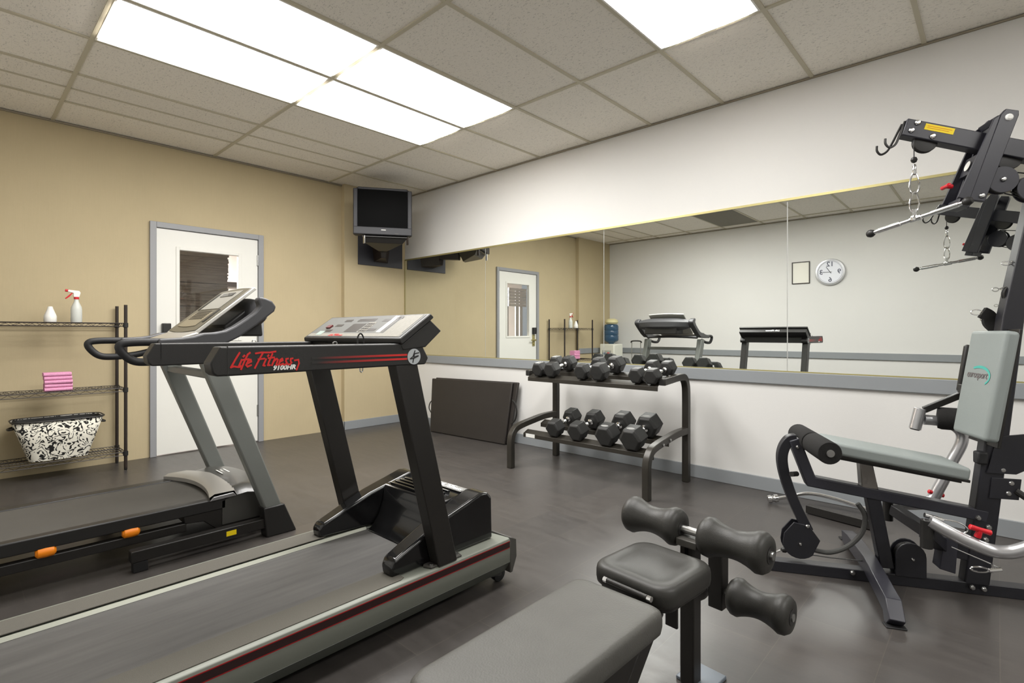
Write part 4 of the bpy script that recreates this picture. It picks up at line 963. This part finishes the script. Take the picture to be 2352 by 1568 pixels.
for k in range(24):
    q = [sw[k], sw[k+1], sw[min(ns-1,48-k-1)] if k < 23 else sw[24], sw[48-k] if k > 0 else sw[0]]
    mbs.add(q, [(0,1,2,3)])
PG('pad_swoosh', mbs, teal, bevel=0)
# ankle strap hanging on the upright, small cable end
stp = MB().rtube(smoothpath([(.985,-.0,1.235),(.955,.01,1.222),(.945,.01,1.19),(.965,.0,1.165)]), .05,.018,UP)
ak = thing('ankle_strap', 'black ankle strap with steel ring hanging over the top of the back pad', 'strap', G0, GZ)
finish('strap', MB().rtube(smoothpath([(.978,.05,1.165),(.955,.06,1.195),(.950,.06,1.225),(.925,.06,1.243)]), .05,.022,UP), foam, ak, bevel=.004)
finish('ring', MB().tube([(.905+.022*math.cos(a),.06,1.243+.012*math.sin(a)) for a in [2*PI*k/16 for k in range(16)]], .0025, 6, closed=True), chrome, ak)
PG('cable_eyelet', MB().tube([(.945+.012*math.cos(a),0,1.341+.008*math.sin(a)) for a in [2*PI*k/12 for k in range(12)]], .0022, 6, closed=True).tube([(.957,0,1.343),(.985,0,1.352),(1.0,0,1.352)],.0025,6), steel, bevel=0)
PG('cable_eyelet', MB().tube([(.985+.018*math.cos(a),0,1.455+.008*math.sin(a)) for a in [2*PI*k/12 for k in range(12)]], .0028, 6, closed=True).cyl((1.0,0,1.457),(1.05,0,1.475),.007,10), chrome, bevel=0)
PG('pulley', MB().lathe([(.040,-.012),(.042,-.006),(.035,0),(.042,.006),(.040,.012)], (1.01,0,1.32),(0,1,0),24), blkpl, up, bevel=0)
# overhead boom
bdir = V((1.031-.594,0,1.940-2.087)).normalized()
b0 = V((.594,0,2.087)); b1 = b0+bdir*.95
bo_ = PG('boom', MB().bar(b0,b1,.06,.077,up=(0,1,0)) if False else MB().rtube([b0,b1],.077,.06,(0,1,0)) if False else MB().sweep([b0,b1], [(-.0385,-.03),(.0385,-.03),(.0385,.03),(-.0385,.03)], up=(0,1,0)), navy, bevel=.004)
bn = V((-bdir.z,0,bdir.x))
def bl(d,h): return b0+bdir*d+bn*h
for d,h_ in ((.042,.026),(.030,-.012),(.118,-.020)): p = bl(d,h_); bolt(bo_, p.x, p.z, w=-.031, r=.0125, m=whitep if False else chrome)
c4 = [bl(.075,.030)+V((0,-.0306,0)), bl(.19,.030)+V((0,-.0306,0)), bl(.19,.003)+V((0,-.0306,0)), bl(.075,.003)+V((0,-.0306,0))]
PG('warning_label', MB().add(c4+[p+V((0,-.0006,0)) for p in c4], [(0,1,2,3),(4,7,6,5),(0,4,5,1),(1,5,6,2),(2,6,7,3),(3,7,4,0)]), yellow, bo_, bevel=0)
PG('label_print', MB().ribbon([(0,0),(.095,0)],.0025,bl(.085,.021)+V((0,-.0313,0)),bdir,bn,(0,-1,0)).ribbon([(0,0),(.085,0)],.002,bl(.085,.013)+V((0,-.0313,0)),bdir,bn,(0,-1,0)), mat('label_orange',(225,150,15),.5), bo_, bevel=0)
def pulley(par, s, z, r, w=0):
    return PG('pulley', MB().lathe([(r*.4,-.016),(r*.95,-.013),(r,-.009),(r*.88,0),(r,.009),(r*.95,.013),(r*.4,.016)], (s,w,z),(0,1,0),32), blkpl, par, bevel=0)
p = bl(.105,-.040); pulley(bo_, p.x, p.z, .048); p = bl(.43,-.040); pulley(bo_, p.x, p.z, .050)
for dz_, w in ((0,-.02),(.012,.03)):
    hk = MB().tube(smoothpath([(.600,w*.6,2.115),(.588,w,2.085),(.570,w*1.4,2.04),(.553,w*1.8,2.006),(.530,w*2,1.994),(.514,w*2,2.012),(.513,w*2,2.036)]), .005, 8)
    PG('bar_hook', hk, blkpl, bo_, bevel=0)
# hanging twin plate column below the boom
for w in (-.072,.052):
    cl_ = PG('hanger_plate', MB().prism([(.928,2.085),(.947,2.108),(.992,2.095),(.992,2.075),(.872,1.715),(.815,1.728)], 'y', w, w+.02), navy, bevel=.003)
    if w < 0: bolt(cl_, .957,2.070, w=w, r=.015, m=white); bolt(cl_, .862,1.742, w=w, r=.012)
PG('hanger_web', MB().prism([(.862,1.935),(.880,1.925),(.853,1.845),(.835,1.852)], 'y', -.053,.053), navy, bevel=.002)
PG('hanger_web', MB().prism([(.795,1.745),(.840,1.735),(.826,1.70),(.782,1.71)], 'y', -.053,.053), navy, bevel=.002)
PG('hanger_web', MB().prism([(.905,2.075),(.93,2.09),(.945,2.07),(.92,2.055)], 'y', -.053,.053), navy, bevel=.002)
for w in (-.072,.060): PG('hanger_flange', MB().prism([(.905,2.070),(.928,2.085),(.818,1.728),(.775,1.742)], 'y', w, w+.012), navy, bevel=.002)
PG('oval_badge', MB().lathe([(.022,0),(.022,.0012)], (.842,-.0,1.893), (-.955,0,.297), 24), lab, bevel=0)
tknob(.772,-.03,1.80, cl_, ax=(-.95,-.2,.0), hd=(0,1,0), k=.9)
for s,z in ((.940,1.808),(1.045,1.765)):
    for w in (-.066,-.028): PG('disc_plate', MB().cyl((s,w,z),(s,w+.006,z),.056,36), navy, bevel=.001)
    PG('pulley', MB().lathe([(.050,-.012),(.053,-.006),(.045,0),(.053,.006),(.050,.012)], (s,-.044,z),(0,1,0),32), blkpl, bevel=0)
    bolt(gy, s, z, w=-.067, r=.011)
for a_, b_ in (((.965,0,1.862),(1.25,0,1.80)),((.955,-.044,1.752),(1.10,-.044,1.70)),((.975,-.044,1.757),(1.12,-.044,1.712)),((1.0,0,1.85),(.94,-.044,1.865))):
    PG('cable', MB().tube([a_,b_], .0028, 6), blkpl, bevel=0)
PG('drop_cable', MB().tube([(.640,0,2.035),(.640,0,1.945)], .0025, 6), blkpl, bo_, bevel=0)
PG('cable_ball', MB().lathe([(.003,-.014),(.010,-.010),(.0135,0),(.010,.010),(.003,.014)], (.640,0,1.940),(0,0,1),16), blkpl, bo_, bevel=0)
# lat bar hanging from the cable by snap links
lb_ = thing('lat_bar', 'short chrome pulldown bar with black ball ends hanging from the gym cable', 'bar', (-.2775, 3.0003, 1.67))
def W(s,w,z): # gym-local to bar-local
    c, sn_ = math.cos(GZ), math.sin(GZ); return (G0[0]+c*s-sn_*w+.2775, G0[1]+sn_*s+c*w-3.0003, z-1.67)
L_ = V((-.454,3.07,1.639))-V((-.2775,3.0003,1.67)); R_ = V((-.090,2.952,1.708))-V((-.2775,3.0003,1.67))
L_ = V((-.176,.0697,-.034)); R_ = -L_*1.0; R_ = V((.186,-.0697,.036))
ax_ = (R_-L_).normalized(); LL = (R_-L_).length
pr = [(.004,0),(.009,.002),(.009,LL*.08),(.0115,LL*.085),(.0115,LL*.34),(.009,LL*.345),(.009,LL*.44),(.0125,LL*.445),(.0125,LL*.56),(.009,LL*.565),(.009,LL*.66),(.0115,LL*.665),(.0115,LL*.92),(.009,LL*.925),(.009,LL-.002),(.004,LL)]
finish('bar', MB().lathe(pr, L_, ax_, 18), chrome, lb_)
for e_ in (L_,R_): finish('ball_end', MB().lathe([(.003,-.020),(.013,-.016),(.019,-.004),(.019,.004),(.013,.016),(.003,.020)], e_, ax_, 18), blkpl, lb_)
finish('bar_eye', MB().lathe([(.012,-.012),(.015,0),(.012,.012)], (0,0,.004), (0,0,1), 16).box(-.008,.008,-.004,.004,.01,.045), chrome, lb_, bevel=.001)
def link(z0, z1, wd, r, ang):
    zc = (z0+z1)/2; hl = (z1-z0)/2; pts = []
    for k in range(20):
        a = 2*PI*k/20; q = (wd*math.cos(a)*(1-.35*math.sin(a)), hl*math.sin(a)); pts.append((q[0]*math.cos(ang), q[0]*math.sin(ang), zc+q[1]))
    return MB().tube(pts, r, 8, closed=True)
for z0,z1,ang in ((.03,.125,.4),(.115,.215,.2)): finish('snap_link', link(z0,z1,.017,.0035,ang), chrome, lb_)
finish('swivel', MB().lathe([(.004,.20),(.0075,.205),(.0075,.245),(.004,.25)], (0,0,0),(0,0,1),14), chrome, lb_)

# chrome bar and black tube lying by the baseboard
cb = thing('curl_bar', 'chrome bar with clamp end resting by the baseboard left of the multi gym', 'bar', (-1.08,3.80,0))
finish('bar', MB().tube(smoothpath([(-.03,-.02,.03),(.06,.03,.055),(.16,.08,.085),(.30,.115,.075),(.48,.13,.04)]), .012, 12), chrome, cb)
finish('clamp', MB().lathe([(.012,-.005),(.024,0),(.026,.02),(.020,.025),(.020,.035),(.027,.04),(.025,.062),(.014,.066)], (-.055,-.033,.027), (.85,.48,.2), 16), chrome, cb, bevel=.001)
bt = finish('steel_tube', MB().bar((-.17,.036,.030),(.24,-.045,.030),.05,.05).bar((-.05,.075,.015),(.22,.03,.015),.05,.025), blk, bevel=.003, loc=(-.72,3.70,0)); tag(bt, 'black square steel tube lying on the floor behind the leg lever', 'tube')

# ---------------------------------------------------------------- weight bench in the foreground
BZ = -math.radians(5.2)
wbn = thing('weight_bench', 'black vinyl weight bench with foam leg rollers in the foreground', 'bench', (-.76,1.43,0), BZ)
def PB(name, mb, m, parent=None, bevel=.003, **k): return finish(name, mb, m, parent or wbn, bevel=bevel, **k)
# local: y along the bench toward the mirror, x across
PB('front_post', MB().box(-.025,.025,.205,.255,0,.47), blk, bevel=.005)
fp_ = [o for o in wbn.children if o.name.startswith('front_post')][0]
PB('post_slot', MB().box(-.006,.006,.2035,.2052,.385,.46), blkgloss, fp_, bevel=0)
PB('bolt', MB().lathe([(.011,0),(.011,-.006),(.006,-.014)], (.0,.205,.345),(0,1,0),10), steel, fp_, bevel=0)
PB('foot_plate', MB().box(-.045,.072,.215,.335,0,.012), mat('plate_bluegrey',(112,120,130),.35), bevel=.003)
PB('main_beam', MB().rtube([(0,.24,.385),(0,.05,.375),(0,-.20,.340),(0,-.95,.30)],.05,.05,(1,0,0)), blk, bevel=.004)
PB('rear_post', MB().bar((0,-.90,.31),(0,-1.02,.0),.05,.05,up=(1,0,0)), blk)
PB('brace', MB().rtube([(.05,-.085,.385),(.05,-.15,.315),(.05,-.22,.235),(.05,-.38,.0)],.05,.075,(1,0,0)), blk, bevel=.004)
PB('ratchet_plate', MB().prism([(-.10,.37),(-.13,.345),(-.20,.26),(-.28,.16),(-.34,.16),(-.34,.36)],'x',.076,.086), blk, bevel=.003)
PB('seat_stub', MB().box(.006,.046,.068,.078,.255,.40).box(.006,.014,.078,.13,.27,.40), blk, bevel=.002)
# seat: rounded trapezoid cushion with a raised rim
def softpad(outline, z0, z1, rim=.0, inset=.03, n_round=4, dish=.0):
    n = len(outline); cx = sum(p[0] for p in outline)/n; cy = sum(p[1] for p in outline)/n
    def ringp(k, z): return [((p[0]-cx)*k+cx, (p[1]-cy)*k+cy, z) for p in outline]
    H_ = z1-z0; rings = [ringp(.93,z0), ringp(.985,z0+H_*.12), ringp(1.0,z0+H_*.35), ringp(1.0,z0+H_*.62), ringp(.985,z0+H_*.84), ringp(.95,z0+H_*.96), ringp(.90,z1+rim*.3), ringp(.80,z1+rim), ringp(.66,z1-dish*.3), ringp(.45,z1-dish*.8), ringp(.22,z1-dish)]
    vs = [p for r_ in rings for p in r_]; fs = [tuple(range(n-1,-1,-1))]
    for i in range(len(rings)-1):
        for j in range(n): fs.append((i*n+j,i*n+(j+1)%n,(i+1)*n+(j+1)%n,(i+1)*n+j))
    k = len(rings)-1; fs.append(tuple(k*n+j for j in range(n))); return MB().add(vs, fs)
def rrect(x0,x1,y0,y1,r,n=6,wid=0):
    pts = []
    for cx,cy,a0 in ((x1-r,y1-r,0),(x0+r,y1-r,PI/2),(x0+r,y0+r,PI),(x1-r,y0+r,1.5*PI)):
        for k in range(n+1): a = a0+PI/2*k/n; pts.append((cx+r*math.cos(a), cy+r*math.sin(a)))
    return pts
seat = PB('seat', softpad([(x*(1.0-.0*y), y) for x,y in rrect(-.135,.133,-.125,.152,.055,8)], .398,.458, rim=.003, dish=.010), vinyl, bevel=0, smooth=80)
for sx in (-1,1): pass
PB('seat_board', MB().prism(rrect(-.12,.12,-.11,.135,.04,5),'z',.388,.399), blk, bevel=.002)
PB('hinge_rod', MB().cyl((-.047,-.150,.441),(.086,-.150,.441),.0070,14), blk, bevel=0)
for x in (-.052,.094): PB('hinge_nut', MB().cyl((x-.006,-.150,.441),(x+.006,-.150,.441),.008,8), chrome, bevel=0)
# long back pad
ol = rrect(-.140,.137,-.83,-.165,.03,6)
ol = [(x*(1-.0) + .0, y) for x,y in ol]
ol = []
for x,y in rrect(-.140,.137,-.80,-.165,.035,6):
    k = 1.0 if y > -.72 else 1-(-.72-y)*1.2
    ol.append((x*k, y))
bpad = PB('back_pad', softpad(ol, .375,.442, rim=0, dish=0), vinylpad, bevel=0, smooth=80); bpad.rotation_euler = (0,0,math.radians(4.6))
PB('pad_board', MB().prism(rrect(-.115,.112,-.77,-.18,.03,4),'z',.364,.376), blk, bevel=.002)
# leg developer arm
la = PB('leg_arm', MB().box(-.026,.026,.395,.445,.185,.47), blk, bevel=.004)
PB('arm_link', MB().box(-.024,.024,.25,.40,.425,.465), blk, la)
for sx in (-1,1): PB('bolt', MB().cyl((sx*.026,.42,.245),(sx*.040,.42,.245),.011,8), steel, la, bevel=0)
PB('post_cap', MB().box(-.036,.036,.20,.262,.452,.476), graydark, fp_)
ru = PB('roller_tube', MB().cyl((-.26,.24,.495),(.26,.24,.495),.0125,16), steel, bevel=0)
rl = PB('roller_tube', MB().cyl((-.25,.42,.245),(.25,.42,.245),.0125,16), steel, la, bevel=0)
def roller(x0, x1, y, z, par):
    L = x1-x0; pr = [(.014,0),(.030,.0),(.052,.004),(.061,.016),(.063,.032)]
    for k in range(1,10): t = k/10; pr.append((.063-.019*math.sin(t*PI)**.9, .032+(L-.064)*t))
    pr += [(.063,L-.032),(.061,L-.016),(.052,L-.004),(.030,L),(.014,L)]
    f_ = PB('foam_roller', MB().lathe(pr, (x0,y,z), (1,0,0), 32), vinyl, par, bevel=0, smooth=60)
    for xx in (x0-.0015, x1+.0005): PB('roller_cap', MB().cyl((xx,y,z),(xx+.001,y,z),.026,24), blkpl, f_, bevel=0)
roller(.036,.250,.24,.495,ru); roller(-.250,-.036,.24,.495,ru)
roller(.045,.245,.42,.245,rl); roller(-.245,-.045,.42,.245,rl)

# ---------------------------------------------------------------- camera, light, world
cam = bpy.data.cameras.new('camera'); co_ = bpy.data.objects.new('camera', cam); C.objects.link(co_)
cam.sensor_width = 36; cam.lens = 36*1201/2352; cam.shift_y = -(784-764.3)/2352; cam.clip_start = .05
co_.location = (0,0,1.15); co_.rotation_euler = (PI/2, 0, .748041)
bpy.context.scene.camera = co_
cl = bpy.data.lights.new('corridor_lamp','AREA'); cl.energy = 420; cl.size = 1.5; cl.color = (1,.95,.9); clo = bpy.data.objects.new('corridor_lamp', cl); C.objects.link(clo); clo.location = (-8.9,1.1,2.85)
wd = bpy.data.worlds.new('world'); bpy.context.scene.world = wd; wd.use_nodes = True
wd.node_tree.nodes['Background'].inputs['Color'].default_value = (.8,.85,.9,1); wd.node_tree.nodes['Background'].inputs['Strength'].default_value = .2
vs_ = bpy.context.scene.view_settings
vs_.view_transform = 'Standard'; vs_.look = 'None'; vs_.gamma = 1; vs_.use_curve_mapping = False; vs_.exposure = 1.0
bpy.context.scene.cycles.max_bounces = 10; bpy.context.scene.cycles.diffuse_bounces = 6; bpy.context.scene.cycles.sample_clamp_indirect = 8
